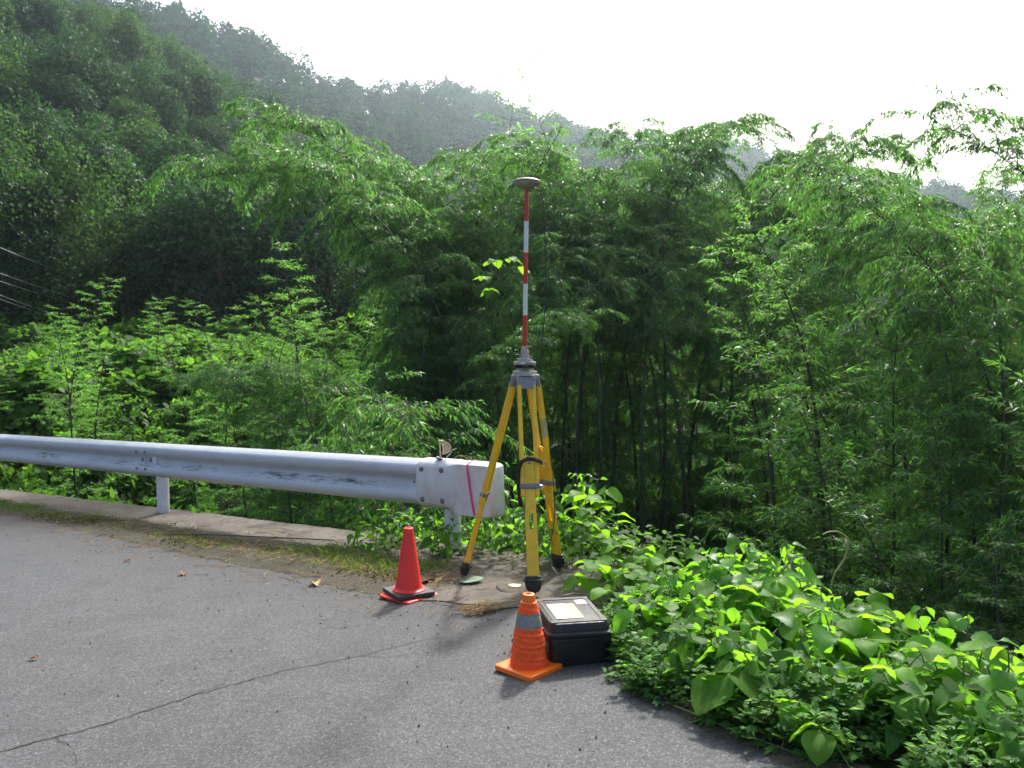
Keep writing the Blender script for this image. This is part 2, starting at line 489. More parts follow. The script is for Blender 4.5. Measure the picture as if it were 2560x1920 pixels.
def edge_dist(x, y):
    """distance outside the level ground (negative inside)"""
    P = np.stack([np.ravel(x), np.ravel(y)], -1).astype(float)
    best = np.full(len(P), 1e9); inside = np.zeros(len(P), bool)
    n = len(EDGE)
    for i in range(n):
        a, b = EDGE[i], EDGE[(i + 1) % n]
        ab = b - a
        t = np.clip(((P - a) @ ab) / (ab @ ab), 0, 1)
        best = np.minimum(best, np.linalg.norm(P - (a + t[:, None] * ab), axis=1))
        c = ((a[1] > P[:, 1]) != (b[1] > P[:, 1]))
        xi = (b[0] - a[0]) * (P[:, 1] - a[1]) / (b[1] - a[1] + 1e-12) + a[0]
        inside ^= c & (P[:, 0] < xi)
    return np.where(inside, -best, best).reshape(np.shape(x))

def sm(t):
    t = np.clip(t, 0, 1); return t * t * (3 - 2 * t)

def wob(x, y):
    return (np.sin(x*.9 + 1.3*np.sin(y*.5)) * .5 + np.sin(y*1.1 + x*.37 + 2) * .5 + np.sin(x*2.3 - y*1.9) * .25)

FAR_P = np.array([-1500, -400, 0, 220, 300, 700, 820, 960, 1130, 1250, 1600, 1780, 2000, 2560, 3500.])
FAR_Y = np.array([-250, -250, -120, 0, 30, 140, 200, 215, 235, 290, 345, 375, 420, 520, 650.])
FAR_D = np.array([200, 200, 200, 215, 220, 250, 262, 280, 300, 310, 340, 350, 360, 380, 400.])
SP_P = np.array([-1500, -400, 0, 120, 200, 330, 420, 500, 600, 690, 760, 850, 1000, 1300.])
SP_Y = np.array([-500, -300, -40, 30, 75, 120, 160, 205, 265, 345, 430, 560, 740, 880.])
SPUR_D = 105.0

def ground_z(x, y):
    x = np.asarray(x, float); y = np.asarray(y, float)
    d = edge_dist(x, y)
    pl = plane(np.clip(x, -60, 60), np.clip(y, -60, 60))
    s = (x - O[0]) * U[0] + (y - O[1]) * U[1]
    wl = sm((s + .7) / .8)
    dd = np.maximum(d, 0)
    fl = 1.5 * sm(dd / .25) + .62 * dd
    fr = .20 * np.minimum(dd, .9) + .85 * np.maximum(dd - .9, 0)
    f = fl * wl + fr * (1 - wl)
    floor_ = -4.6 + .25 * wob(x * .5, y * .5) + .02 * np.maximum(np.hypot(x, y) - 14, 0)
    floor_ = floor_ + 4.3 * sm((np.hypot(x, y) - 11) / 13) * sm((-x - 1.5) / 6)
    z = np.where(d > 0, np.maximum(pl - f + .06 * wob(x * 2, y * 2) * sm(dd), floor_), pl - .05)
    # hills: a near wooded spur on the left, a long ridge behind it
    r = np.hypot(x, y)
    th = np.arctan2(x, np.maximum(y, 1e-3))
    th = np.clip(th, -1.0, 0.8)
    px = 1280 + 2071 * np.tan(th)
    hs = 1.5 + SPUR_D * (870 - np.interp(px, SP_P, SP_Y)) / 2071 / np.sqrt(1 + np.tan(th)**2) - 8.0
    k = (r - 30) / (SPUR_D - 30)
    hz1 = np.where(r < SPUR_D, floor_ + (hs - floor_) * (0.35*np.clip(k, 0, 1) + .65*sm(k)), hs - .45 * (r - SPUR_D))
    D = np.interp(px, FAR_P, FAR_D)
    hf = 1.5 + D * (870 - np.interp(px, FAR_P, FAR_Y)) / 2071 / np.sqrt(1 + np.tan(th)**2) - 9.5
    k2 = (r - 95) / (D - 95)
    hz2 = np.where(r < D, floor_ + (hf - floor_) * (.5*np.clip(k2, 0, 1) + .5*sm(k2)), hf - .35 * (r - D))
    hz2 = hz2 + 2.5 * np.sin(x*.06 + y*.03) * sm((r - 110) / 60)
    front = sm((y - 15) / 15)
    z = np.maximum(z, np.where(front > 0, np.maximum(hz1, hz2) * front + z * (1 - front), z))
    z = np.where(r > 30, np.maximum(z, -6), z)
    return z

def gz(x, y): return float(ground_z(np.array([x]), np.array([y]))[0])

def axis(lims):
    out = [lims[0][0]]
    for a, b, st in lims:
        n = max(1, int(round((b - a) / st)))
        out += list(np.linspace(a, b, n + 1)[1:])
    return np.array(out)
ax = axis([(-900, -300, 60), (-300, -120, 10), (-120, -30, 4), (-30, -8, .8), (-8, 8, .14), (8, 30, .8), (30, 120, 6), (120, 400, 14), (400, 900, 60)])
ay = axis([(-300, -40, 30), (-40, -2, 4), (-2, 12, .14), (12, 30, .7), (30, 120, 4), (120, 420, 8), (420, 1000, 60)])
gx, gy = np.meshgrid(ax, ay)
zz = ground_z(gx, gy)
V = np.stack([gx, gy, zz], -1).reshape(-1, 3)
nx, ny = len(ax), len(ay)
idx = np.arange(nx * ny).reshape(ny, nx)
Fq = np.stack([idx[:-1, :-1], idx[:-1, 1:], idx[1:, 1:], idx[1:, :-1]], -1).reshape(-1, 4)
me = bpy.data.meshes.new('ground')
me.from_pydata(V.tolist(), [], Fq.tolist())
me.polygons.foreach_set('use_smooth', [True] * len(me.polygons))
me.materials.append(M['soil'])
ground = inst('ground', me)
tag(ground, kind='structure')

# asphalt road (sheet with an uneven, crumbled edge)
def jag(pts, step=.07, amp=.02, g=rng):
    out = []
    for a, b in zip(pts[:-1], pts[1:]):
        a = np.array(a); b = np.array(b); L = np.linalg.norm(b - a); n = max(1, int(L / step))
        nn = np.array([-(b - a)[1], (b - a)[0]]) / L
        for i in range(n):
            out.append(a + (b - a) * i / n + nn * g.normal() * amp)
    out.append(np.array(pts[-1])); return out
A_EDGE = [st2xy(55, -.63), st2xy(12, -.63), st2xy(6.5, -.63), st2xy(4.9, -.68), st2xy(3.3, -.82), st2xy(2.1, -.87), st2xy(1.2, -.9), st2xy(.3, -.98), st2xy(-.4, -1.08),
          st2xy(-.85, -1.02), (-0.05, 4.72), (.18, 4.66), (.45, 4.5), (.52, 4.1), (.45, 3.6), (.50, 3.30), (.66, 3.06), (.80, 2.82), (.93, 2.62), (1.25, 2.2), (2.0, 1.3), (3.3, -.3), (5.6, -6)]
near_ = jag([p for p in A_EDGE[1:18]], .06, .012)
poly = [A_EDGE[0]] + [tuple(p) for p in near_] + A_EDGE[18:] + [(5.6, -30), (-70, -30)]
mb = MB()
vv = [(p[0], p[1], plane(p[0], p[1])) for p in poly]
vb = [(p[0], p[1], plane(p[0], p[1]) - .06) for p in poly]
nn = len(poly)
mb.add(vv + vb, [tuple(range(nn))[::-1]] + [(i, (i+1) % nn, nn + (i+1) % nn, nn + i) for i in range(nn)])
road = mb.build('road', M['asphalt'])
tag(road, kind='structure')
me = road.data
bm = bmesh.new(); bm.from_mesh(me); bmesh.ops.recalc_face_normals(bm, faces=bm.faces)
bmesh.ops.triangulate(bm, faces=bm.faces[:]); bm.to_mesh(me); bm.free()

# the long crack across the asphalt
g = np.random.default_rng(3)
ck = [(-2.9, 2.35), (-1.897, 3.006), (-1.636, 3.197), (-1.37, 3.484), (-1.063, 3.734), (-.728, 3.908), (-.5, 4.07), (-.36, 4.13)]
pts = jag(ck, .028, .006, g)
mb = MB(); Vc = []
for i, p in enumerate(pts):
    a = pts[max(i-1, 0)]; b = pts[min(i+1, len(pts)-1)]
    d = (b - a) / np.linalg.norm(b - a); n_ = np.array([-d[1], d[0]])
    w = (.0050 * (1 - .75 * i / len(pts))) * (0.6 + .7 * g.random()) + .0006
    for sgn in (-1, 1):
        q = p + n_ * w * sgn; Vc.append((q[0], q[1], plane(q[0], q[1]) + .003))
mb.add(Vc, [(2*i, 2*i+1, 2*i+3, 2*i+2) for i in range(len(pts)-1)])
mb.build('crack', M['crack'], road)
for br in ([(-1.37, 3.484), (-1.28, 3.62), (-1.31, 3.80), (-1.22, 3.98)], [(-.728, 3.908), (-.60, 3.86), (-.47, 3.90), (-.36, 3.85)], [(-1.75, 3.11), (-1.62, 3.02), (-1.55, 2.88)]):
    pts = jag(br, .022, .006, g); mb = MB(); Vc = []
    for i, p in enumerate(pts):
        a = pts[max(i-1, 0)]; b = pts[min(i+1, len(pts)-1)]; d = (b - a) / np.linalg.norm(b - a); n_ = np.array([-d[1], d[0]])
        w = .0016 * (1 - .8 * i / len(pts)) * (.5 + .8 * g.random()) + .0004
        for sgn in (-1, 1):
            q = p + n_ * w * sgn; Vc.append((q[0], q[1], plane(q[0], q[1]) + .0025))
    mb.add(Vc, [(2*i, 2*i+1, 2*i+3, 2*i+2) for i in range(len(pts)-1)])
    mb.build('crack', M['crack'], road)

# concrete edge strip with its retaining wall face below, in cast lengths
wall = thing('retaining_wall', 'weathered concrete wall top running under the guardrail posts', 'wall', (0, 0, 0))
g = np.random.default_rng(5)
cuts = [-.62, 2.55, 6.6, 10.6, 14.6, 22, 40]
for i, (s0, s1) in enumerate(zip(cuts[:-1], cuts[1:])):
    s0 += .004; s1 -= .004
    ss = np.arange(s0, s1, .18).tolist() + [s1]
    mb = MB(); rings = []
    for s_ in ss:
        inner = -.60 - .22 * float(sm((5.5 - s_) / 4.0))
        pr = []
        for t, dz in ((inner, -.30), (inner, .018), (-.2, .03), (.168, .034), (.19, .012), (.195, -1.6), (-.3, -1.6)):
            x, y = st2xy(s_, t + (g.normal() * .004 if dz < .02 else 0))
            kz = (.25 + .75 * float(sm((s_ + .55) / .7))) if dz > 0 else 1
            pr.append((x, y, plane(x, y) + dz * kz + (g.normal() * .003 if dz > 0 else 0)))
        rings.append(pr)
    loft(mb, rings)
    mb.build('wall_section', M['concrete'], wall, True, R(35))

# bare dirt and broken concrete apron where the survey tripod stands
ap = [st2xy(-.42, .15), st2xy(-.40, -.85), st2xy(-.42, -1.14), st2xy(-.87, -1.09), (-.06, 4.63), (.19, 4.57), (.50, 4.42), (.62, 4.9), (.60, 5.2), st2xy(-1.2, 0.03)]
apj = jag(ap + [ap[0]], .08, .012)[:-1]
mb = MB(); n_ = len(apj)
mb.add([(p[0], p[1], plane(p[0], p[1]) + .007) for p in apj] + [(p[0], p[1], plane(p[0], p[1]) - .06) for p in apj],
       [tuple(range(n_))] + [(i, (i+1) % n_, n_ + (i+1) % n_, n_ + i) for i in range(n_)])
apron = mb.build('concrete_apron', M['slab'])
tag(apron, kind='structure')

# strip of soil and litter banked against the right-hand edge of the asphalt
ve = [(.18, 4.66), (.45, 4.5), (.52, 4.1), (.45, 3.6), (.50, 3.30), (.66, 3.06), (.80, 2.82), (.93, 2.62), (1.25, 2.2), (2.0, 1.3), (3.3, -.3)]
vj = jag(ve, .06, .010, np.random.default_rng(8)); mb = MB(); Vv = []
gq = np.random.default_rng(9)
for i, p in enumerate(vj):
    a_ = vj[max(i-2, 0)]; b_ = vj[min(i+2, len(vj)-1)]; d_ = (b_ - a_) / np.linalg.norm(b_ - a_); n_ = np.array([-d_[1], d_[0]])
    if n_ @ np.array([.83, .56]) < 0: n_ = -n_
    for off, dz in ((-.05, -.008), (-.01 + .02 * gq.random(), .004), (.06, .012 + .01 * gq.random()), (.16, .006), (.34, -.05)):
        q = p + n_ * off; Vv.append((q[0], q[1], plane(q[0], q[1]) + dz))
mb.add(Vv, [(5*i + k, 5*i + k + 1, 5*(i+1) + k + 1, 5*(i+1) + k) for i in range(len(vj) - 1) for k in range(4)])
vg = mb.build('verge', M['litter'], None, True); tag(vg, kind='structure')

# ------------------------------------------------------------------ guardrail
def rail_frame(s0=0.0):
    X = Vector((U[0], U[1], -.0395)).normalized()
    Y = Vector((-NV[0], -NV[1], 0)).normalized()
    Z = X.cross(Y)
    return Matrix((X, Y, Z)).transposed()
RF = rail_frame()
rail_base = Vector((*st2xy(0, -.06), 0))
guard = thing('guardrail', 'white steel guardrail with wavy beam along the left road edge', 'guardrail', (rail_base.x, rail_base.y, plane(rail_base.x, rail_base.y)))
GB = Vector(guard.location)
Z0 = .665 - .35 - GB.z                 # beam bottom above the thing's base at s = 0
RQ = RF.to_quaternion()
prof = [(0, 0), (.010, .004), (.062, .030), (.076, .044), (.082, .062), (.081, .084), (.073, .106), (.048, .134), (.028, .152), (.018, .166), (.016, .178), (.020, .192), (.034, .208), (.058, .228), (.074, .246), (.081, .266), (.081, .290), (.076, .306), (.062, .320), (.010, .346), (0, .35)]
def beam(x0, x1, off):
    mb = MB(); rings = []
    for x in np.linspace(x0, x1, 8):
        rings.append([(x, y + off, z) for y, z in prof] + [(x, y + off - .006, z + (.004 if z > .17 else -.0)) for y, z in prof[::-1]])
    loft(mb, rings)
    o = mb.build('beam', M['white_steel'], guard, True, R(60))
    o.location = (0, 0, Z0); o.rotation_mode = 'QUATERNION'; o.rotation_quaternion = RQ
    return o
bm1 = beam(.08, 3.90, .004); beam(3.84, 7.90, -.004); beam(7.84, 11.9, .004); beam(11.84, 16, -.004)
def rl(x, y, z):
    return Vector((0, 0, Z0)) + RF @ Vector((x, y, z))
for s in (-.05, 4.0, 8.3, 12.3, 15.7):
    x, y = st2xy(s, .0)
    top = rl(s, 0, .12)
    p0 = Vector((x, y, plane(x, y) - .1)) - GB
    p1 = Vector((x, y, 0)) - GB; p1.z = top.z + .17
    mb = MB(); lean = Vector((-.012, 0, 0))
    mb.tube([p0, p1 + lean, p1 + lean + Vector((0, 0, .004))], [.062, .062, .05], 24)
    post = mb.build('post', M['post'], guard, True, R(40))
    mb = MB()
    for k, (r_, h_) in enumerate(((.078, .034), )):
        q = Vector((x, y, plane(x, y))) - GB
        mb.lathe([(0, h_ + .006), (r_ * .9, h_ + .006), (r_, h_)], 20, q)
    mb.build('base_ring', M['concrete'], post)
    mb = MB(); c = rl(s, -.01, .175)
    mb.box(c, (.07, .09, .16), RF, .004)
    mb.build('bracket', M['post'], post)
def bolt(x, y, z, r, name='bolt', parent=guard):
    mb = MB(); prof_ = [(r * math.cos(a), r * .5 * math.sin(a)) for a in np.linspace(0, math.pi / 2, 6)]
    mb.lathe([(r * 1.0, -.004)] + prof_[:-1] + [(0.0005, r * .5)], 14)
    o = mb.build(name, M['bolt'], parent, True)
    o.location = rl(x, y, z)
    o.rotation_mode = 'QUATERNION'; o.rotation_quaternion = (RF @ Matrix.Rotation(R(-90), 3, 'X')).to_quaternion()
for x in (4.10, 4.27):
    bolt(x, .084, .262, .013); bolt(x, .084, .088, .013)
bolt(4.10, .018, .175, .016); bolt(4.26, .018, .175, .016)
bolt(.27, .018, .170, .014)
# closed end piece (deep rounded sleeve over the beam end)
mb = MB(); rings = []
for x in [.17, .16, .10, .04, -.02, -.08, -.13, -.18, -.24, -.31, -.38, -.45, -.50, -.53, -.548, -.558, -.562]:
    k = float(sm((-.10 - x) / .14))
    zb = -.004 - .040 * k; zt = .358 - .006 * k
    yf = .098; e = max(0.0, (-.452 - x) / .110)
    inset = 1 - math.sqrt(max(0.0, 1 - min(1, e) ** 2))
    yf -= .060 * inset; zb += .030 * inset; zt -= .030 * inset
    yb = -.035
    sl_t = .050 * (1 - k) + .012 * k          # slanted upper face fades out
    sl_b = .040 * (1 - k) + .014 * k
    rings.append([(x, yb, zb + sl_b * .1), (x, yf - .055, zb), (x, yf - .012, zb + sl_b * .7), (x, yf, zb + sl_b * 1.2), (x, yf + .002, .17), (x, yf, zt - sl_t * 1.2), (x, yf - .010, zt - sl_t * .75),
                  (x, yf - .055, zt - .003), (x, yb, zt)])
loft(mb, rings)
ec = mb.build('end_piece', M['end_cap'], guard, True, R(48))
ec.location = (0, 0, Z0); ec.rotation_mode = 'QUATERNION'; ec.rotation_quaternion = RQ
for x in (.115, -.085):
    for z in (.288, .062):
        bolt(x, .100, z, .021, 'end_bolt')

# broken half-round delineator on the end piece
dl = thing('broken_delineator', 'broken half round ivory delineator standing on the guardrail end', 'delineator', tuple(GB + rl(-.02, .03, .356)))
mb = MB(); n = 14
cs = []
for j in range(n + 1):
    a = R(-90 + 180 * j / n); cs.append((.068 * math.cos(a), .055 + .052 * math.sin(a)))
ring_f = [(x + .012, -.012, z + .036) for x, z in cs]; ring_b = [(x * .82 + .012, .022, (z - .055) * .82 + .055 + .036) for x, z in cs]
ring_fi = [(x * .93 + .012, -.012, (z - .055) * .93 + .055 + .036) for x, z in cs]; ring_bi = [(x * .72 + .012, .016, (z - .055) * .72 + .055 + .036) for x, z in cs]
m_ = n + 1
mb.add(ring_f + ring_b + ring_bi + ring_fi, [(i + k * m_, i + 1 + k * m_, i + 1 + ((k + 1) % 4) * m_, i + ((k + 1) % 4) * m_) for k in range(4) for i in range(n)] + [tuple(range(m_, 2 * m_)), tuple(range(2 * m_, 3 * m_))[::-1]])
mb.build('reflector_shell', M['ivory'], dl, True, R(40))
mb = MB(); mb.tube([(0, 0, .006), (-.004, 0, .07), (-.006, 0, .135)], .006, 8); mb.box((.004, 0, .142), (.036, .022, .006), None, .001)
mb.build('stem', M['ivory'], dl)
mb = MB()
mb.box((-.008, .0, .008), (.05, .05, .016), Matrix.Rotation(R(18), 3, 'Y'), .003)
mb.add([(-.045, .02, -.012), (.005, .03, .02), (.0, .035, -.002)], [(0, 1, 2)]); mb.add([(-.02, .055, -.035), (-.002, .04, -.004), (.012, .04, .004)], [(0, 1, 2)])
mb.build('clamp', M['iron'], dl)
mb = MB(); mb.tube([(.03, 0, .0), (.07, .0, .045), (.085, 0, .072), (.118, 0, .082)], [.004, .0035, .003, .002], 6)
mb.build('bent_rod', M['ivory'], dl)

# loop of vine lying over the rail end and pink survey tape
mb = MB(); pr = []
for i in range(13):
    a = math.pi * i / 12
    pr.append(GB + rl(-.235 + .065 * math.cos(a), .05, .352 + .045 * math.sin(a)))
mb.tube(pr, [.0035] * 13, 6)
tag(mb.build('vine_tendril', M['tendril']), 'thin green vine shoot looped over the white rail end', 'vine')
mb = MB(); tp = []
for y, z in ((-.02, .358), (.02, .358), (.055, .353), (.090, .340), (.102, .31), (.104, .2), (.104, .08), (.100, -.01), (.085, -.032), (.05, -.046)):
    tp.append((y, z))
Vt = []
for i, (y, z) in enumerate(tp):
    x = -.335 - .055 * (.35 - z) / .36
    for dx in (.0085, -.0085):
        Vt.append(GB + rl(x + dx, y + .004, z + .003))
mb.add(Vt, [(2*i, 2*i+1, 2*i+3, 2*i+2) for i in range(len(tp) - 1)])
tape = mb.build('pink_tape', M['pink'])
sm_ = tape.modifiers.new('thickness', 'SOLIDIFY'); sm_.thickness = .0012
tag(tape, 'bright pink survey tape tied down over the guardrail end', 'tape')

# ------------------------------------------------------------------ survey tripod
TX, TY = .081, 5.25
tz = plane(TX, TY)
tri = thing('survey_tripod', 'yellow three legged survey tripod standing beside the guardrail end', 'tripod', (TX, TY, tz))
TB = Vector(tri.location)
feet = [(-.324, 5.314, 'L'), (.129, 4.80, 'F'), (.317, 5.43, 'R')]
for fx, fy, kind in feet:
    F_ = Vector((fx, fy, plane(fx, fy) - .012))
    rad = Vector((fx - TX, fy - TY, 0)).normalized()
    H = Vector((TX, TY, 1.300)) + rad * .066
    L = (F_ - H).length
    az = (H - F_).normalized()                   # local Z up the leg
    lat = Vector((-rad.y, rad.x, 0))             # across the leg
    out = lat.cross(az); out = out if out.dot(rad) > 0 else -out
    xx = lat; yy = az.cross(xx)
    Mx = Matrix((xx, yy, az)).transposed()
    leg = bpy.data.objects.new('leg', None); link(leg, tri)
    leg.location = H - TB; leg.rotation_mode = 'QUATERNION'; leg.rotation_quaternion = Mx.to_quaternion()
    leg.empty_display_size = .05
    kf = {'F': (.36, .50), 'L': (.34, .56), 'R': (.34, .52)}[kind]
    pt, cl = kf
    rb = cl + .045                                # rails' lower end
    for sx in (-1, 1):
        mb = MB()
        z0, z1 = -.035, -rb * L
        mb.box((sx * .0445, 0, (z0 + z1) / 2), (.025, .036, abs(z1 - z0)), None, .004)
        mb.build('side_rail', M['yellow'], leg)
        if kind == 'R' and sx == (1 if xx.x > 0 else -1):
            mb = MB(); mb.box((sx * .0445, 0, -.24 * L), (.0256, .0366, .10 * L), None, .004)
            mb.build('faded_patch', M['yellow_pale'], leg)
    # sliding lower plank: tongue between the rails, slot, tapered end
    mb = MB()
    w = .0365; zt = -pt * L; zb = -.905 * L
    mb.box((0, 0, zt - .035), (.064, .020, .030), None, .002)
    for sx in (-1, 1): mb.box((sx * .021, 0, zt - .010), (.022, .020, .022), None, .002)
    zs0 = -(cl + .12) * L; zs1 = zs0 - .10
    mb.box((0, 0, (zt - .05 + zs0) / 2), (.0625, .0255, (zt - .05) - zs0), None, .002)
    for sx in (-1, 1): mb.box((sx * .0235, 0, (zs0 + zs1) / 2), (.0215, .0255, .1002), None, .001)
    mb.box((0, 0, (zs1 + zb) / 2), (.0695, .0275, zs1 - zb), None, .003)
    mb.box((0, 0, zb - .012), (.048, .020, .026), None, .006)
    mb.build('lower_plank', M['yellow'], leg)
    mb = MB(); mb.box((0, .0, -cl * L), (.125 if kind != 'L' else .118, .046, .036), None, .012)
    band = mb.build('clamp_band', M['band'], leg)
    mb = MB(); mb.tube([(.060, -.004, -cl * L), (.078, -.004, -cl * L)], [.008, .006], 10); mb.tube([(.078, -.004, -cl * L + .012), (.078, -.004, -cl * L - .012)], [.004, .004], 8)
    mb.build('wing_screw', M['steel'], band)
    mb = MB(); mb.box((0, -.011, zt - .045), (.020, .006, .014), None, .002)
    mb.build('stop_plate', M['cast'], leg)
    # hinge casting at the top of the leg
    mb = MB()
    mb.box((0, .012, -.012), (.112, .012, .072), None, .004)
    for sx in (-1, 1): mb.tube([(sx * .0445, 0, .022), (sx * .0445, 0, -.045)], [.017, .0165], 14)
    mb.tube([(-.05, -.004, .010), (.05, -.004, .010)], .012, 12)
    hin = mb.build('hinge_casting', M['cast'], leg, True, R(35))
    for sx in (-1, 1):
        mb = MB(); mb.lathe([(.0005, .006), (.010, .004), (.013, 0)], 12, (sx * .0445, 0, .022))
        mb.build('cap_nut', M['steel'], hin, True)
    # black rubber boot with strap and iron point
    mb = MB()
    rings = []
    for z, wx, wy, oy in ((.000, .045, .026, 0), (-.004, .050, .030, 0), (-.035, .052, .032, .0), (-.065, .047, .030, -.002), (-.088, .034, .024, 0), (-.094, .026, .020, 0)):
        rings.append([(math.cos(a) * wx, math.sin(a) * wy + oy, zb + .012 + z) for a in np.linspace(0, 2 * math.pi, 17)[:-1]])
    loft(mb, rings[::-1])
    boot = mb.build('rubber_boot', M['black'], leg, True, R(40))
    mb = MB(); mb.tube([(math.cos(a) * .054, math.sin(a) * .035, zb - .012 + .006 * math.sin(a)) for a in np.linspace(0, 2 * math.pi, 21)], .007, 6)
    mb.box((.010, -.035, zb - .040), (.022, .006, .006), None, .001)
    mb.build('boot_strap', M['leather'], boot)
    mb = MB(); mb.tube([(0, 0, zb - .06), (0, 0, -L * .97), (0, 0, -L - .01)], [.017, .014, .003], 12)
    mb.build('foot_point', M['iron'], leg, True, R(40))
    if kind == 'F':
        mb = MB(); mb.box((.003, -.0105, -(cl + .035) * L), (.022, .003, .085), None, .001)
        mb.build('paper_sticker', M['paper'], leg)
# head: plate with three lobes, front casting sits on the hinge castings
def lobes(r0, r1, n=48, ph=0.0):
    return [((r0 + (r1 - r0) * (.5 + .5 * math.cos(3 * (a - ph))) ** 1.2) * math.cos(a), (r0 + (r1 - r0) * (.5 + .5 * math.cos(3 * (a - ph))) ** 1.2) * math.sin(a)) for a in np.linspace(0, 2 * math.pi, n + 1)[:-1]]
mb = MB(); pl = lobes(.066, .084, 48, R(-90))
h0 = 1.318 - tz
loft(mb, [[(x * k, y * k, h0 + z) for x, y in pl] for z, k in ((0, .90), (.006, .98), (.030, 1.0), (.036, .97))])
for fx, fy, kd in feet:
    a = math.atan2(fy - TY, fx - TX)
    mb.box((.062 * math.cos(a), .062 * math.sin(a), h0 - .004), (.034, .118, .036), Matrix.Rotation(a, 3, 'Z'), .006)
head = mb.build('head_plate', M['beige'], tri, True, R(35))
mb = MB(); mb.box((.004, -.083, h0 + .004), (.085, .004, .005), None, .001)
mb.build('vent_slot', M['black'], head)
mb = MB()
pts = [(-.038, -.086, h0 - .002), (.038, -.086, h0 - .002), (.044, -.088, h0 - .018), (.054, -.090, h0 - .030), (.055, -.098, h0 - .072), (-.055, -.098, h0 - .072), (-.054, -.090, h0 - .030), (-.044, -.088, h0 - .018)]
loft(mb, [[(x, y, z) for x, y, z in pts], [(x, y + .010, z) for x, y, z in pts]])
fp = mb.build('front_casting', M['cast'], tri)
bv = fp.modifiers.new('bevel', 'BEVEL'); bv.width = .002; bv.segments = 2
# carrying strap hanging round the front leg, with buckle
mb = MB(); sp = []
ctr = Vector((.112 - TX, 4.985 - TY, .80 - tz))
for i, (x, y, z) in enumerate([(.075, .03, .000), (.058, -.025, .018), (.02, -.045, .034), (-.02, -.045, .036), (-.055, -.03, .016), (-.072, -.01, -.03), (-.075, .0, -.11), (-.068, .0, -.20), (-.055, .0, -.262)]):
    sp.append(ctr + Vector((x, y, z)))
Vs = []
for i, p in enumerate(sp):
    d = (sp[min(i+1, len(sp)-1)] - sp[max(i-1, 0)]).normalized()
    wdir = d.cross(Vector((0, -1, 0))).normalized()
    if i < 4: wdir = Vector((0, 0, 1)).lerp(wdir, .2)
    for sg in (-1, 1): Vs.append(p + wdir * .0125 * sg)
mb.add(Vs, [(2*i, 2*i+1, 2*i+3, 2*i+2) for i in range(len(sp) - 1)])
strap = mb.build('carry_strap', M['leather'], tri, True)
strap.modifiers.new('thickness', 'SOLIDIFY').thickness = .003
mb = MB()
c = ctr + Vector((.078, .03, -.004))
for a, b in (((-.012, 0, -.015), (.012, 0, -.015)), ((.012, 0, -.015), (.012, 0, .015)), ((.012, 0, .015), (-.012, 0, .015)), ((-.012, 0, .015), (-.012, 0, -.015))):
    mb.tube([c + Vector(a), c + Vector(b)], .0025, 6)
mb.build('buckle', M['steel'], strap)

# ------------------------------------------------------------------ antenna pole on the tripod
ap0 = thing('antenna_pole', 'red and white banded pole carrying a round satellite antenna above the tripod', 'survey pole', (TX, TY, 1.354))
def z(a): return a - 1.354
mb = MB(); tpl = [(x * .98, y * .98) for x, y in lobes(.060, .078, 48, R(90))]
loft(mb, [[(x * k, y * k, z(zz_)) for x, y in tpl] for zz_, k in ((1.3565, .72), (1.360, .78), (1.371, .78))])
loft(mb, [[(x * k, y * k, z(zz_)) for x, y in tpl] for zz_, k in ((1.394, .96), (1.396, 1.0), (1.412, 1.0), (1.414, .97))])
trb = mb.build('tribrach', M['beige'], ap0, True, R(35))
for k in range(3):
    a = R(90 + 120 * k + 60)
    mb = MB(); mb.lathe([(.0005, 1.372 - 1.354), (.018, 1.372 - 1.354), (.021, 1.376 - 1.354), (.021, 1.388 - 1.354), (.018, 1.393 - 1.354), (.0005, 1.393 - 1.354)], 18, (.055 * math.cos(a), .055 * math.sin(a), 0))
    mb.build('levelling_screw', M['black'], trb, True, R(35))
mb = MB(); mb.lathe([(.0005, z(1.3715)), (.045, z(1.3715)), (.045, z(1.3935)), (.0005, z(1.3935))], 24)
mb.build('bubble_housing', M['black'], trb)
mb = MB(); mb.box((-.012, -.0715, z(1.404)), (.026, .004, .009), None, .0005); mb.build('name_plate', M['paper'], trb)
mb = MB(); mb.box((.022, -.0715, z(1.404)), (.028, .004, .009), None, .0005); mb.build('dark_plate', M['cast'], trb)
mb = MB()
mb.lathe([(.0005, z(1.4145)), (.050, z(1.4145)), (.048, z(1.434)), (.028, z(1.436)), (.0265, z(1.452)), (.0245, z(1.482)), (.0215, z(1.484)), (.021, z(1.506)), (.019, z(1.510)), (.0005, z(1.510))], 28)
ad = mb.build('adapter', M['beige'], ap0, True, R(32))
for dx, zz_, r_ in ((-.043, 1.452, .008), (.034, 1.438, .008), (.030, 1.504, .005)):
    mb = MB(); sg = 1 if dx > 0 else -1
    mb.tube([(dx - sg * .022, -.012, z(zz_)), (dx, -.016, z(zz_))], [.004, .004], 8)
    mb.tube([(dx - sg * .004, -.016, z(zz_)), (dx + sg * .012, -.018, z(zz_))], [r_, r_ * .9], 12)
    mb.build('lock_knob', M['black'], ad, True, R(40))
for k in range(5):
    z0_ = 1.510 + .1965 * k; z1_ = z0_ + .1965
    mb = MB(); lx = lambda q: .011 * (q - 1.51) / .98
    mb.tube([(lx(z0_), 0, z(z0_)), (lx(z1_), 0, z(z1_))], .0140 if k % 2 == 0 else .0141, 20)
    mb.build('pole_band', M['pole_red'] if k % 2 == 0 else M['pole_white'], ap0, True, R(40))
an = bpy.data.objects.new('antenna', None); link(an, ap0); an.location = (.0115, 0, z(2.492)); an.empty_display_size = .03
mb = MB(); mb.lathe([(.0005, 0), (.022, 0), (.024, .006), (.034, .009), (.052, .014), (.075, .026), (.088, .036), (.090, .040), (.090, .043)], 40)
mb.build('lower_shell', M['antenna_bot'], an, True, R(40))
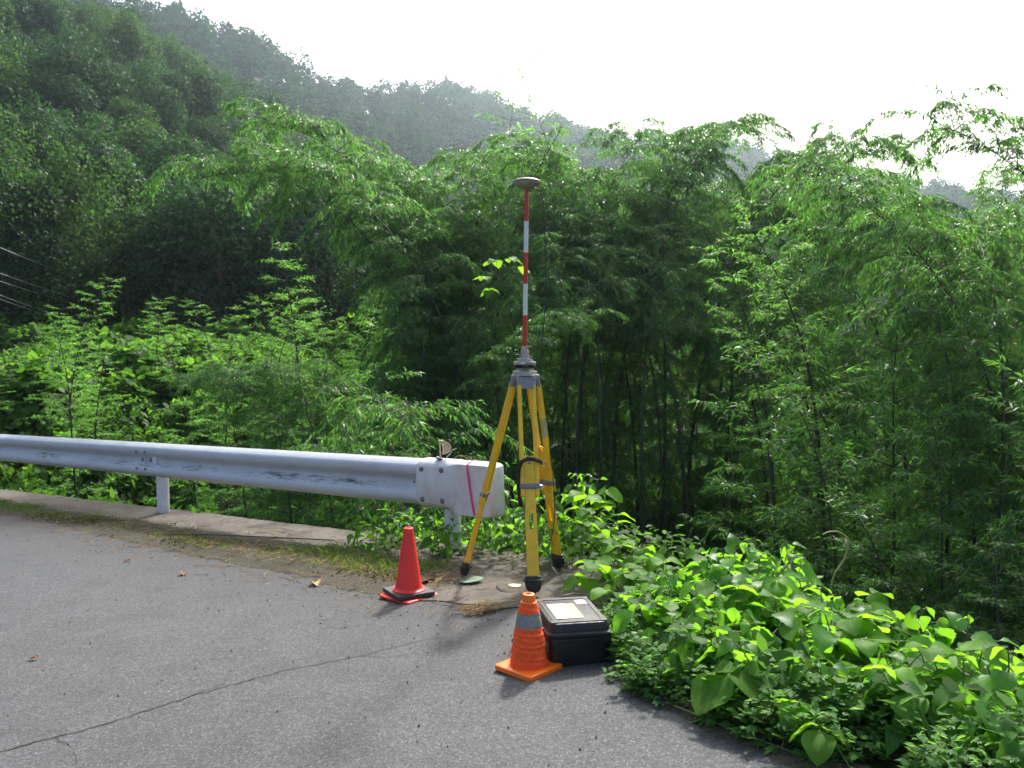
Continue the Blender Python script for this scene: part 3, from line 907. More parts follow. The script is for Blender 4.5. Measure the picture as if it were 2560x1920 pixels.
mb = MB(); mb.lathe([(.0885, .0432), (.0885, .0465)], 40); mb.build('seal_ring', M['black'], an, True)
mb = MB(); mb.lathe([(.0895, .0467), (.0895, .050), (.084, .056), (.066, .064), (.040, .070), (.018, .072), (.0005, .0725)], 40)
mb.build('upper_shell', M['antenna_top'], an, True, R(50))
mb = MB(); mb.tube([(.052, -.01, .016), (.054, -.01, .004)], .007, 10); mb.build('connector', M['steel'], an, True, R(40))

cab = [(0.146, 5.24, 2.497), (0.160, 5.25, 2.488), (0.178, 5.26, 2.476), (0.194, 5.27, 2.433), (0.205, 5.28, 2.284), (0.212, 5.29, 2.084), (0.213, 5.3, 1.882), (0.207, 5.3, 1.704), (0.192, 5.3, 1.526), (0.184, 5.3, 1.372), (0.19, 5.3, 1.218), (0.216, 5.3, 1.013), (0.249, 5.3, 0.806), (0.269, 5.28, 0.603), (0.272, 5.25, 0.428), (0.256, 5.2, 0.336), (0.233, 5.15, 0.246), (0.234, 5.1, 0.183), (0.254, 5.05, 0.141), (0.287, 4.9, 0.137), (0.333, 4.7, 0.138), (0.367, 4.5, 0.148), (.36, 4.33, .20), (.30, 4.24, .225), (.22, 4.2, .20), (.17, 4.16, .08), (.10, 4.08, .054), (.03, 3.98, .058), (.0, 3.90, .10), (.02, 3.84, .14), (.09, 3.83, .15)]
def spline(pts, k=6):
    P = [Vector(p) for p in pts]; out = []
    for i in range(len(P) - 1):
        p0 = P[max(i-1, 0)]; p1 = P[i]; p2 = P[i+1]; p3 = P[min(i+2, len(P)-1)]
        for j in range(k):
            t = j / k
            out.append(.5 * ((2*p1) + (p2-p0)*t + (2*p0-5*p1+4*p2-p3)*t*t + (3*p1-p0-3*p2+p3)*t**3))
    out.append(P[-1]); return out
mb = MB(); mb.tube(spline(cab), .0032, 8)
tag(mb.build('antenna_cable', M['cable'], None, True), 'thin black cable hanging from the antenna down to the black case', 'cable')

# ------------------------------------------------------------------ orange collapsible cone
ox, oy = .074, 3.630
oc = thing('collapsible_cone', 'orange fabric collapsible cone with grey reflective band on square orange base', 'traffic cone', (ox, oy, plane(ox, oy)), R(46))
mb = MB(); rr = rounded_rect(.222, .222, .018)
loft(mb, [[(x * k, y * k, q) for x, y in rr] for q, k in ((.0, .97), (.004, 1.0), (.018, 1.0), (.0225, .985), (.024, .965), (.026, .90))])
mb.build('base', M['base_orange'], oc, True, R(35))
def fabric(prof_, name, mat, seed, amp=.0022, n=72):
    g = np.random.default_rng(seed); ph = g.random(8) * 6.3
    mb = MB(); V = []
    P = []
    for (r0, z0), (r1, z1) in zip(prof_[:-1], prof_[1:]):
        for k in range(5): P.append((r0 + (r1 - r0) * k / 5, z0 + (z1 - z0) * k / 5))
    P.append(prof_[-1])
    for i, (r_, zz_) in enumerate(P):
        for j in range(n):
            a = 2 * math.pi * j / n
            w = math.sin(3*a + ph[0] + zz_*55) * .5 + math.sin(7*a + ph[1] - zz_*90) * .35 + math.sin(11*a + ph[2] + zz_*160) * .25 + .35 * math.sin(zz_ * 260 + 2*a + ph[3])
            q = r_ + amp * w
            V.append((q * math.cos(a), q * math.sin(a), zz_ + amp * .6 * math.sin(2*a + ph[4])))
    mb.add(V, [(i*n + j, i*n + (j+1) % n, (i+1)*n + (j+1) % n, (i+1)*n + j) for i in range(len(P) - 1) for j in range(n)])
    return mb.build(name, mat, oc, True)
fabric([(.083, .025), (.0835, .040), (.079, .062), (.080, .066), (.0775, .075), (.0755, .098), (.0725, .116), (.074, .121), (.0705, .128), (.068, .150), (.0655, .164), (.0665, .168), (.0625, .176), (.0595, .199)], 'lower_fabric', M['cone_orange'], 1)
fabric([(.0598, .1985), (.056, .222), (.051, .250), (.0492, .262)], 'reflective_band', M['reflect'], 2, .0010)
fabric([(.0488, .2615), (.0462, .272), (.0405, .288), (.036, .306)], 'upper_fabric', M['cone_orange'], 3, .0014)
mb = MB(); mb.lathe([(.0365, .3055), (.031, .309), (.0285, .334), (.027, .340), (.0235, .342), (.0155, .342), (.013, .338), (.012, .30)], 28)
mb.build('top_ring', M['base_orange'], oc, True, R(40))

# ------------------------------------------------------------------ red cone
rx, ry = -.625, 4.955
rc = thing('red_cone', 'plain red cone on a square black rubber base by the guardrail end', 'traffic cone', (rx, ry, plane(rx, ry) + .004), R(31))
mb = MB(); rr = rounded_rect(.245, .245, .012, 3)
loft(mb, [[(x * k, y * k, q + .018) for x, y in rr] for q, k in ((0, .98), (.003, 1.0), (.016, 1.0), (.023, .965))])
mb.build('weight_base', M['black'], rc, True, R(35))
mb = MB(); rr2 = [(x * math.cos(.33) - y * math.sin(.33), x * math.sin(.33) + y * math.cos(.33)) for x, y in rounded_rect(.262, .262, .02)]
loft(mb, [[(x * k, y * k, q) for x, y in rr2] for q, k in ((0, .985), (.004, 1.0), (.012, .99), (.015, .96))])
mb.build('foot_plate', M['cone_red'], rc, True, R(35))
mb = MB(); mb.lathe([(.098, .040), (.098, .046), (.090, .051), (.083, .055), (.0795, .064), (.029, .408), (.0275, .416), (.0235, .418), (.0175, .417), (.015, .41), (.02, .37)], 44)
mb.build('cone_body', M['cone_red'], rc, True, R(50))

# ------------------------------------------------------------------ equipment case
kx, ky = .272, 3.842
cs_ = thing('equipment_case', 'black hard plastic equipment case with paper labels on its lid', 'case', (kx, ky, plane(kx, ky) + .002), R(10.5))
CW, CD = .300, .405
def rr_ring(w, d, r, q): return [(x, y, q) for x, y in rounded_rect(w, d, r, 5)]
mb = MB(); loft(mb, [rr_ring(CW - .040, CD - .040, .028, 0), rr_ring(CW - .030, CD - .030, .034, .005), rr_ring(CW - .020, CD - .020, .036, .05), rr_ring(CW - .014, CD - .014, .036, .118), rr_ring(CW + .004, CD + .004, .040, .122), rr_ring(CW + .004, CD + .004, .040, .134), rr_ring(CW - .004, CD - .004, .038, .1365)])
mb.build('case_body', M['blackp'], cs_, True, R(32))
lid = bpy.data.objects.new('lid', None); link(lid, cs_); lid.empty_display_size = .05
mb = MB(); loft(mb, [rr_ring(CW - .004, CD - .004, .038, .1385), rr_ring(CW + .006, CD + .006, .040, .140), rr_ring(CW + .006, CD + .006, .040, .152), rr_ring(CW - .012, CD - .012, .038, .158), rr_ring(CW - .020, CD - .020, .036, .186), rr_ring(CW - .034, CD - .034, .032, .1955), rr_ring(CW - .052, CD - .052, .028, .1985)])
mb.build('lid_shell', M['lid'], lid, True, R(32))
mb = MB()
for sy in (-1, 1):
    mb.box((0, sy * .165, .2000), (CW - .10, .024, .0036), None, .001)
    for sx in (-1, 1): mb.box((sx * .115, sy * .160, .1998), (.030, .034, .0034), None, .001)
for sx in (-1, 1): mb.box((sx * .112, 0, .1998), (.012, CD - .13, .0032), None, .001)
mb.build('lid_rib', M['lid'], lid)
mb = MB(); mb.box((-.028, -.022, .2001), (.128, .215, .0016), None, .0004); mb.build('brown_paper', M['card'], lid)
g = np.random.default_rng(4)
py = np.linspace(-.130, .083, 14); edge = [(-.018 + .013 * g.normal(), y) for y in py]
poly = [(-.094, y) for y in py[::-1]] + edge
mb = MB(); n_ = len(poly); mb.add([(x, y, .2014) for x, y in poly] + [(x, y, .2024) for x, y in poly], [tuple(range(n_, 2*n_))] + [(i, (i+1) % n_, n_ + (i+1) % n_, n_ + i) for i in range(n_)])
pw = mb.build('torn_white_paper', M['paper'], lid)
mb = MB()
for k in range(9):
    x0 = -.085 + .05 * g.random(); y0 = -.01 + .08 * g.random(); a = g.random() * 3
    d = Vector((math.cos(a), math.sin(a), 0)) * (.006 + .01 * g.random()); q = Vector((-d.y, d.x, 0)).normalized() * .0006
    p = Vector((x0, y0, .2030)); mb.add([p - d - q, p + d - q, p + d + q, p - d + q], [(0, 1, 2, 3)])
mb.build('pen_marks', M['ink'], pw)
mb = MB(); rr3 = rounded_rect(.050, .062, .006, 4); loft(mb, [[(x + .078, y + .098, q) for x, y in rr3] for q in (.1990, .2012)]); wl_ = mb.build('white_label', M['paper'], lid)
mb = MB()
for k in range(3): mb.box((.078, .108 - .011 * k, .2015), (.030 - .006 * k, .0028, .0004))
mb.build('label_text', M['ink'], wl_)
for y in (-.09, .09):
    mb = MB(); mb.box((-CW / 2 - .006, y, .128), (.012, .048, .060), Matrix.Rotation(R(-4), 3, 'Y'), .004); mb.box((-CW / 2 - .013, y, .150), (.006, .040, .012), None, .002)
    mb.build('latch', M['blackp'], cs_)
mb = MB(); mb.tube(spline([(-CW/2 - .004, -.05, .112), (-CW/2 - .018, -.05, .095), (-CW/2 - .02, 0, .088), (-CW/2 - .018, .05, .095), (-CW/2 - .004, .05, .112)]), .007, 8)
mb.build('handle', M['blackp'], cs_, True)
for sx in (-1, 1):
    mb = MB(); mb.box((sx * .118, -CD/2 + .004, .122), (.030, .018, .026), None, .005)
    mb.build('corner_guard', M['blackp'], cs_)

# survey mark set in the apron
x, y = .015, 5.05
mk = thing('survey_marker', 'round brass coloured survey mark set in a pale concrete collar', 'survey marker', (x, y, plane(x, y) + .007))
mb = MB(); loft(mb, [[(math.cos(a) * .11 * k * (1 + .08 * math.sin(3*a)), math.sin(a) * .13 * k, q) for a in np.linspace(0, 6.283, 25)[:-1]] for q, k in ((-.01, 1.05), (.004, 1.0), (.007, .9))])
mb.build('collar', M['slab'], mk, True, R(40))
mb = MB(); mb.lathe([(.042, .006), (.040, .013), (.030, .016), (.028, .014), (.0005, .014)], 24); mb.build('disc', M['marker'], mk, True, R(35))

# ------------------------------------------------------------------ vegetation meshes
def poly_mesh(name, V, mat):
    """V: (n,k,3) separate polygons of k corners"""
    n, k = V.shape[:2]
    me = bpy.data.meshes.new(name)
    me.vertices.add(n * k)
    me.vertices.foreach_set('co', np.ascontiguousarray(V, dtype=np.float32).reshape(-1))
    me.loops.add(n * k)
    me.loops.foreach_set('vertex_index', np.arange(n * k, dtype=np.int32))
    me.polygons.add(n)
    me.polygons.foreach_set('loop_start', np.arange(0, n * k, k, dtype=np.int32))
    me.materials.append(mat)
    me.update(calc_edges=True)
    return me

def broad_quads(P, D, Nn, L, W):
    """six-cornered broad leaves: P base, D along the leaf, Nn facing"""
    D = norm(D); S = norm(np.cross(D, Nn)); Q = np.cross(S, D)
    L = np.asarray(L).reshape(-1, 1); W = np.asarray(W).reshape(-1, 1)
    V = np.empty((len(P), 6, 3))
    V[:, 0] = P
    V[:, 1] = P + D * L * .22 + S * W * .46 + Q * L * .05
    V[:, 2] = P + D * L * .60 + S * W * .42 + Q * L * .03
    V[:, 3] = P + D * L - Q * L * .12
    V[:, 4] = P + D * L * .60 - S * W * .42 + Q * L * .03
    V[:, 5] = P + D * L * .22 - S * W * .46 + Q * L * .05
    return V

def make_bamboo(tag_, seed, H, arch, start, style, leafmat, culmmat, dens=1.0):
    """culm, branches and leaves of one bamboo, arching towards local +X"""
    g = np.random.default_rng(seed)
    n = 30; k = np.linspace(0, 1, n)
    phi = arch * k ** 3.0
    ds = H / (n - 1)
    C = np.zeros((n, 3))
    for i in range(1, n):
        p_ = (phi[i] + phi[i-1]) / 2
        C[i] = C[i-1] + ds * np.array([math.sin(p_), .05 * math.sin(i * .4 + seed), math.cos(p_)])
    r0 = (.0042 if style != 'sparse' else .0024) * H
    mb = MB(); mb.tube([tuple(c) for c in C], list(r0 * (1 - k) ** (.75 if style == 'young' else 1.15) + .003), 8)
    culm = mb.mesh(tag_ + '_culm', culmmat, True)
    mbb = MB(); LV = []
    nn_ = int(H * (1 - start) / {'mature': .155, 'young': .19, 'sparse': .24}[style])
    par = {'mature': (46, 2.1, 1.20, .68, .069), 'young': (26, .55, 1.25, .32, .078), 'sparse': (30, .35, 1.0, .25, .12)}[style]
    e0, droop, Lmax, hang, leafL = par
    for i in range(nn_):
        f = (i + .3 * g.random()) / nn_
        if style == 'mature': f = 1 - (1 - f) ** 1.35
        h = start + (1 - start) * f
        ci = h * (n - 1); a_ = int(min(n - 2, ci)); w = ci - a_
        base = C[a_] * (1 - w) + C[a_ + 1] * w
        if style == 'mature': Lb0 = Lmax * (min(1, .55 + f * 2) * (1 - .35 * f ** 2))
        else: Lb0 = Lmax * (.35 + .65 * min(1, f * 4)) * (1 - .80 * f)
        for b_ in range(2):
            az = (i % 2) * math.pi * .5 + b_ * math.pi + g.normal() * .55
            Lb = Lb0 * (.65 + .55 * g.random())
            if g.random() < .08: continue
            e = R(e0 + g.normal() * 10)
            d = np.array([math.cos(az) * math.cos(e), math.sin(az) * math.cos(e), math.sin(e)])
            m = 9; B = [base.copy()]; st = Lb / (m - 1)
            for q in range(1, m):
                d = d + np.array([0, 0, -droop * st * (.6 + .8 * q / m)]) + g.normal(size=3) * .04
                d /= np.linalg.norm(d)
                B.append(B[-1] + d * st)
            B = np.array(B)
            mbb.tube([tuple(p) for p in B[::2]], [.0055, .0045, .0035, .0025, .0015], 4, False)
            K = max(3, int(Lb / .085 * dens))
            t = g.uniform(.12, 1, K); ti = t * (m - 1); ia = np.minimum(ti.astype(int), m - 2); wf = (ti - ia)[:, None]
            Pb = B[ia] * (1 - wf) + B[ia + 1] * wf
            Tb = norm(B[ia + 1] - B[ia])
            side = norm(np.cross(Tb, [0, 0, 1.0])) * g.choice([-1, 1], K)[:, None]
            bl = (.13 + .30 * g.random(K)) * (1 - .45 * t)
            Db = norm(Tb * .75 + side * g.uniform(.2, 1.0, K)[:, None] + np.array([0, 0, .10 - hang * .45]) + g.normal(size=(K, 3)) * .18)
            nl = {'mature': 10, 'young': 8, 'sparse': 5}[style]
            tt = (np.arange(nl) + .4) / nl
            Pl = Pb[:, None] + Db[:, None] * (bl[:, None] * tt)[:, :, None]
            Pl[..., 2] -= hang * .35 * (bl[:, None] * tt) ** 1.5
            alt = np.where(np.arange(nl) % 2 == 0, 1.0, -1.0)
            Sd = norm(np.cross(Db, [0, 0, 1.0]))
            Dl = Db[:, None] * .75 + Sd[:, None] * (alt * .55)[None, :, None] + np.array([0, 0, -hang * .85]) + g.normal(size=(K, nl, 3)) * .38
            Pl = Pl.reshape(-1, 3); Dl = Dl.reshape(-1, 3)
            Ln = leafL * g.uniform(.6, 1.25, len(Pl)); 
            up = np.array([0, 0, 1.0]) + g.normal(size=(len(Pl), 3)) * .75
            LV.append(leaf_quads(Pl, Dl, Ln, Ln * .155 + .0035, g, up, .38, .10 + .12 * hang))
    # leafy tip
    brn = mbb.mesh(tag_ + '_branches', culmmat)
    fol = poly_mesh(tag_ + '_foliage', np.concatenate(LV), leafmat)
    top = max(C[:, 2].max(), float(np.concatenate(LV)[..., 2].max()))
    return dict(culm=culm, branches=brn, foliage=fol, top=top)

BM = {
    'A': [make_bamboo('arching_bamboo', 11 + i, 9.5, a, .22, 'mature', M['bamboo_leaf'], M['culm_dark'], 2.8) for i, a in enumerate((1.5, 1.9, 1.15, .8))],
    'B': [make_bamboo('young_bamboo', 31 + i, 7.2, a, .15, 'young', M['bamboo_young'], M['culm_dark'], 2.0) for i, a in enumerate((.25, .7, .45))],
    'F': [make_bamboo('high_crowned_bamboo', 15 + i, 9.5, a, .68, 'mature', M['bamboo_leaf'], M['culm_dark'], 2.8) for i, a in enumerate((1.3, .9, 1.6))],
    'C': [make_bamboo('sparse_bamboo', 51 + i, 10.5, a, .40, 'sparse', M['bamboo_young'], M['culm'], .5) for i, a in enumerate((.3, .5))],
    'D': [make_bamboo('low_bamboo', 61 + i, 3.4, a, .08, 'mature', M['bamboo_leaf'], M['culm_dark'], 2.0) for i, a in enumerate((1.2, 1.7))],
    'E': [make_bamboo('low_light_bamboo', 71 + i, 3.6, a, .06, 'young', M['bamboo_leaf'], M['culm_dark'], 2.0) for i, a in enumerate((.7, .3))],
}
bcount = [0]
def bamboo(kind, var, x, y, ztop, rot, label, group=None, name='bamboo'):
    if kind in 'AF' and ztop > 2.5: ztop += .55 if x < 3.6 else .2       # the listed height is where the dense crown ends
    b = BM[kind][var % len(BM[kind])]
    zg = gz(x, y) - .05
    s = (ztop - zg) / b['top']
    o = thing(name, label, 'bamboo', (x, y, zg), R(rot), group, (min(1.25, max(.75, s)), min(1.25, max(.75, s)), s))
    inst('culm', b['culm'], o); tag(inst('branches', b['branches'], o), kind='stuff')
    tag(inst('foliage', b['foliage'], o), kind='stuff')
    bcount[0] += 1
    return o

# tall arching clump left of the pole; rot is the direction the tip leans to (0 = right, 180 = left)
bamboo('A', 1, -1.0, 14.2, 4.4, 178, 'dark arching bamboo whose plume hangs farthest left over the bright young stems')
bamboo('A', 0, -.75, 14.4, 5.3, 172, 'tall arching bamboo with the highest plume left of the antenna')
bamboo('A', 2, -1.1, 14.6, 5.2, 150, 'leafy bamboo with rounded top just right of the highest left plume')
bamboo('B', 0, -4.02, 16.0, 3.55, 200, 'bright green upright young bamboo with dark straight stem left of the tripod')
bamboo('B', 2, -3.27, 16.3, 2.75, 20, 'bright young bamboo close beside and right of the tallest young stem')
bamboo('B', 1, -2.60, 16.8, 3.15, 80, 'young bamboo under the hanging plumes with thin slanting stem')
bamboo('B', 1, -8.6, 16.0, 2.95, 10, 'young bamboo at the far left whose tip nods to the right')
bamboo('B', 0, -7.0, 13.2, 1.90, 250, 'slim young bamboo at far left among kudzu above the rail')
bamboo('B', 2, -5.6, 14.6, 2.10, 200, 'pale young bamboo with feathery tip behind the middle of the rail')
bamboo('B', 0, -5.9, 17.0, 2.40, 30, 'feathery young bamboo between the kudzu slope and the bright stems')
bamboo('C', 0, -.28, 15.0, 7.05, 60, 'thin sparse bamboo rising highest into the white sky near the antenna')
bamboo('C', 1, 1.42, 15.0, 6.40, 200, 'thin sparse bamboo against the sky right of the antenna')
bamboo('C', 1, 3.2, 17.0, 6.1, 30, 'wispy bamboo tip over the dip in the ridge at right')
bamboo('C', 0, 5.9, 17.5, 6.2, 10, 'wispy bamboo tip just left of the arching bamboo on the right')
bamboo('B', 1, -.5, 14.2, 5.60, 20, 'light green bamboo right behind the antenna with layered branches')
bamboo('A', 3, .75, 13.4, 4.9, 40, 'soft leafy bamboo directly right of the antenna pole top')
bamboo('A', 0, 1.7, 13.8, 5.5, 40, 'dense dark bamboo plume midway between antenna and right edge')
bamboo('A', 2, 3.9, 16.0, 5.65, 30, 'hazy bamboo crown peeking over the ridge right of centre')
bamboo('A', 3, 2.45, 13.6, 4.9, 60, 'rounded bamboo crown lower right of the dense middle plume')
bamboo('A', 1, 3.1, 14.4, 5.1, 20, 'bamboo with fine haze lit leaves left of the bright right clump')
bamboo('B', 1, 3.7, 9.6, 3.2, 190, 'bright yellow green young bamboo leaning left near the right edge')
bamboo('B', 2, 3.45, 10.6, 2.95, 170, 'bright young bamboo low beside the dark right stems')
bamboo('A', 2, 5.15, 8.2, 3.45, 168, 'large dark bamboo on the right arching left with sky holes')
bamboo('A', 3, 5.0, 8.8, 3.35, 120, 'leafy bamboo behind and right of the large dark arching one')
bamboo('A', 2, 6.7, 8.1, 4.0, 172, 'bamboo reaching in from the right picture edge against the sky')
fill = 'bamboo stems filling the grove'
FL = 'dark leafy bamboo massed in the grove behind the tripod'
g = np.random.default_rng(21)
for x, y, zt, kind in [(-2.5, 11.4, 1.3, 'A'), (-3.3, 12.0, 1.2, 'A'), (-1.7, 10.6, 1.2, 'A'), (-1.0, 10.2, 1.4, 'A'), (-1.8, 14.0, 4.4, 'A'), (-1.5, 13.4, 4.1, 'A'), (-1.2, 13.2, 4.2, 'A'), (-.6, 12.6, 4.1, 'A'), (-1.4, 12.0, 3.0, 'A'), (-.9, 11.2, 2.2, 'A'), (-1.6, 12.6, 2.9, 'A'),
                       (.2, 11.6, 3.4, 'F'), (.6, 12.6, 3.9, 'F'), (1.2, 11.6, 3.4, 'F'), (1.9, 12.0, 3.6, 'F'), (2.6, 11.8, 3.2, 'F'), (3.3, 12.4, 3.6, 'F'), (.1, 12.2, 3.0, 'F'), (.9, 12.0, 3.1, 'F'), (1.6, 12.6, 3.3, 'F'), (2.3, 12.8, 3.2, 'F'), (2.9, 12.0, 2.9, 'F'),
                       (-.4, 17.6, 3.2, 'A'), (.8, 17.4, 3.0, 'A'), (2.0, 18.0, 3.2, 'A'), (.4, 15.4, 4.4, 'A'), (1.6, 15.8, 4.6, 'A'), (3.2, 16.2, 4.8, 'A'), (4.2, 17.4, 4.8, 'A'), (1.0, 13.6, 4.6, 'F'), (2.0, 13.9, 4.9, 'F'), (2.9, 13.6, 4.6, 'F'), (3.6, 14.6, 4.9, 'A'),
                       (-.2, 14.0, 4.8, 'B'), (.9, 14.6, 4.9, 'B'), (2.5, 15.2, 4.9, 'A'), (4.4, 13.8, 3.4, 'A'), (5.4, 14.5, 3.9, 'A'), (6.6, 13.5, 4.1, 'A'), (4.5, 11.8, 1.9, 'A'), (5.3, 12.4, 2.1, 'A'), (6.0, 10.6, 3.2, 'A'),
                       (4.9, 9.2, 2.8, 'A'), (5.5, 9.4, 3.1, 'A'), (5.5, 9.0, 3.7, 'A'), (4.6, 7.6, 2.9, 'A'), (5.3, 8.1, 3.1, 'A'),
                       (0.0, 16.5, 5.6, 'B'), (1.6, 17, 5.6, 'A'), (-.9, 16.5, 5.2, 'B'), (3.0, 18, 5.6, 'A'), (7.5, 16, 5.0, 'A'), (8.5, 12.5, 4.3, 'A'), (6.9, 8.4, 3.3, 'A')]:
    rot_ = g.random() * 180
    zb = 'left of the pole' if x < -.3 else 'behind the dark hollow' if x < 3.4 else 'at the right'
    bamboo(kind, int(g.integers(4)), x + g.normal() * .1, y, zt, rot_, {'F': 'high crowned bare stemmed bamboo over the dark hollow right of the tripod', 'B': 'light leafed bamboo in the back of the grove ' + zb}.get(kind, 'dark leafy bamboo massed in the grove ' + zb),
           {'F': 'high crowned bamboo over the hollow', 'B': 'light bamboo ' + zb}.get(kind, 'dark bamboo ' + zb))
gg = np.random.default_rng(29)
for x, y in [(4.2, 15.5), (5.4, 17.5), (6.3, 15.2), (7.4, 18.5), (8.6, 15.0), (9.6, 18.0), (2.4, 19), (.9, 19), (-.8, 18), (4.5, 20), (6.8, 21), (10.5, 14.5), (7.8, 11.0), (9.4, 10.5), (7.0, 12.4)]:
    bamboo('A', int(gg.integers(4)), x, y, 1.5 + y * gg.uniform(.16, .19), gg.random() * 180, 'hazy bamboo in the farthest row of the grove', 'far row of the bamboo grove')
yg = 'young bamboo on the left slope'
for x, y, zt in [(-4.6, 15.0, 2.2), (-3.6, 14.6, 1.9), (-5.2, 18.5, 2.7), (-7.8, 15.4, 1.6), (-9.6, 17.5, 2.4), (-6.6, 18.5, 2.6), (-8.4, 19.5, 2.7), (-3.4, 18.2, 3.0), (-4.6, 17.2, 2.8), (-2.9, 15.2, 2.3), (-10.2, 16.0, 1.4)]:
    bamboo('B', int(gg.integers(3)), x, y, zt, gg.random() * 360, 'feathery young bamboo among the vines on the left slope', yg)
lowg = 'low bamboo on the bank below the road'
for x, y, zt, kind in [(-1.1, 8.3, .55, 'D'), (-.5, 8.0, .45, 'D'), (-1.8, 9.2, .75, 'E'), (-2.6, 9.8, .80, 'E'), (-3.4, 10.6, 1.0, 'E'), (-.4, 9.2, 1.0, 'D'), (-1.4, 9.6, 1.3, 'E'), (-2.2, 10.4, 1.4, 'E'),
                       (3.2, 8.0, 1.3, 'E'), (3.9, 7.4, 1.0, 'E'), (3.2, 6.8, .35, 'E'), (4.2, 6.6, .9, 'D'), (4.8, 7.0, 1.5, 'E'), (3.6, 6.0, .2, 'E'), (4.6, 5.9, .9, 'E'), (5.4, 6.3, 1.6, 'D'),
                       (3.0, 9.2, 1.8, 'E'), (4.0, 8.6, 2.0, 'E')]:
    bamboo(kind, int(g.integers(2)), x, y, zt, (110 + g.random() * 140) if x < 1 else g.random() * 360, 'low bushy bamboo growing on the bank just below the road', lowg, 'low_bamboo')

# ------------------------------------------------------------------ kudzu mounds and shrubs on the slope left of the rail
def mound(tag_, seed, mat, leaf, nleaf, Rr=1.0, Hh=1.0, wide=.85):
    g = np.random.default_rng(seed)
    nb = 9
    cen = np.stack([g.uniform(-.6, .6, nb), g.uniform(-.6, .6, nb), g.uniform(.15, .62, nb)], -1); cr = g.uniform(.32, .55, nb)
    b = g.integers(0, nb, nleaf)
    d = norm(g.normal(size=(nleaf, 3)) + np.array([0, 0, .45]))
    rr = cr[b] * (1 - .35 * g.random(nleaf) ** 2)
    P = cen[b] + d * rr[:, None]
    P *= np.array([Rr, Rr, Hh])
    keep = P[:, 2] > -.1
    P, d = P[keep], d[keep]
    D = d * .55 + g.normal(size=P.shape) * .45 + np.array([0, 0, -.35])
    Nn = d + np.array([0, 0, .9]) + g.normal(size=P.shape) * .35
    L = leaf * g.uniform(.6, 1.25, len(P))
    fol = poly_mesh(tag_ + '_foliage', broad_quads(P, D, Nn, L, L * wide), mat)
    mb = MB()
    for i in range(7):
        c = cen[i] * np.array([Rr, Rr, Hh])
        mb.tube([(c[0] * .15, c[1] * .15, -.2), (c[0] * .6, c[1] * .6, c[2] * .5), tuple(c)], [.014, .010, .004], 5, False)
    return dict(stems=mb.mesh(tag_ + '_stems', M['bark']), foliage=fol)
KM = [mound('kudzu_mound', 81 + i, M['kudzu_mass'], .10, 4600, wide=.95) for i in range(3)]
SM = [mound('shrub', 91 + i, M['shrub'], .075, 6500, wide=.5) for i in range(3)]
g = np.random.default_rng(33)
def put_mound(lst, x, y, r, h, name, label, cat, group):
    m_ = lst[int(g.integers(len(lst)))]
    o = thing(name, label, cat, (x, y, gz(x, y) - .15), g.random() * 6.28, group, (r, r, h))
    tag(inst('stems', m_['stems'], o), kind='stuff'); tag(inst('foliage', m_['foliage'], o), kind='stuff')
pts_ = []
tries = 0
while len(pts_) < 84 and tries < 9000:
    tries += 1
    y = g.uniform(10.5, 38); x = -y * g.uniform(.10, .70)
    if (x - O[0]) * NV[0] + (y - O[1]) * NV[1] < 1.6: continue
    if all((x - a)**2 + (y - b)**2 > (.9 + .03 * y) ** 2 for a, b in pts_): pts_.append((x, y))
for x, y in pts_:
    k = g.random() < .55
    h = g.uniform(1.4, 2.1) * (1 + .012 * max(0, y - 12))
    put_mound(KM if k else SM, x, y, h * g.uniform(.75, 1.0), h, 'kudzu_mound' if k else 'shrub',
              'bright kudzu covered mound on the slope beyond the rail' if k else 'dull green shrub on the slope beyond the rail', 'kudzu' if k else 'shrub', 'kudzu mounds beyond the rail' if k else 'shrubs beyond the rail')
for s in np.arange(.9, 13, .85):
    for t in (.75, 1.7):
        x, y = st2xy(s + g.normal() * .2, t + g.normal() * .15)
        hi = .9 + 1.25 * float(sm((s - 4.5) / 4))
        k = s > 4.2
        put_mound(KM if k else SM, x, y, g.uniform(.95, 1.25), min(1.75, hi * g.uniform(1.0, 1.35) + (.5 if t > 1 else 0)), 'kudzu_mound' if k else 'shrub',
                  'leafy kudzu mound growing up just below the rail' if k else 'shaded shrub just below the concrete wall', 'kudzu' if k else 'shrub', 'kudzu just below the rail' if k else 'shrubs below the wall')

g3 = np.random.default_rng(37); pq = []
while len(pq) < 64:
    y = g3.uniform(8.5, 22); x = g3.uniform(-.22, .66) * y
    if edge_dist(np.array([x]), np.array([y]))[0] < 2.2 or (-.2 < x < 3.4 and y < 13): continue
    if all((x - a)**2 + (y - b)**2 > 1.7 for a, b in pq): pq.append((x, y))
for x, y in pq:
    put_mound(SM, x, y, g3.uniform(1.1, 1.6), g3.uniform(1.6, 2.8), 'shrub', 'dark shaded shrub deep in the gully under the bamboo', 'shrub', 'shrubs in the dark gully')
for x, y in [(.3, 13.4), (1.2, 13.2), (2.1, 13.4), (3.0, 13.2), (3.8, 12.8), (.8, 14.6), (1.8, 14.8), (2.8, 14.8), (3.8, 14.6), (4.8, 13.4), (5.6, 12.4), (4.4, 11.4), (5.4, 10.6), (-.4, 14.2), (4.8, 15.6), (6.4, 11.6), (-.2, 16.2), (.9, 16.4), (2.0, 16.6), (3.0, 16.8), (-1.0, 15.4), (5.0, 9.6), (5.8, 9.4), (6.8, 10.2), (7.4, 11.6)]:
    put_mound(SM, x, y, 1.5, g3.uniform(2.8, 3.6), 'shrub', 'dark shaded shrub deep in the gully under the bamboo', 'shrub', 'shrubs in the dark gully')

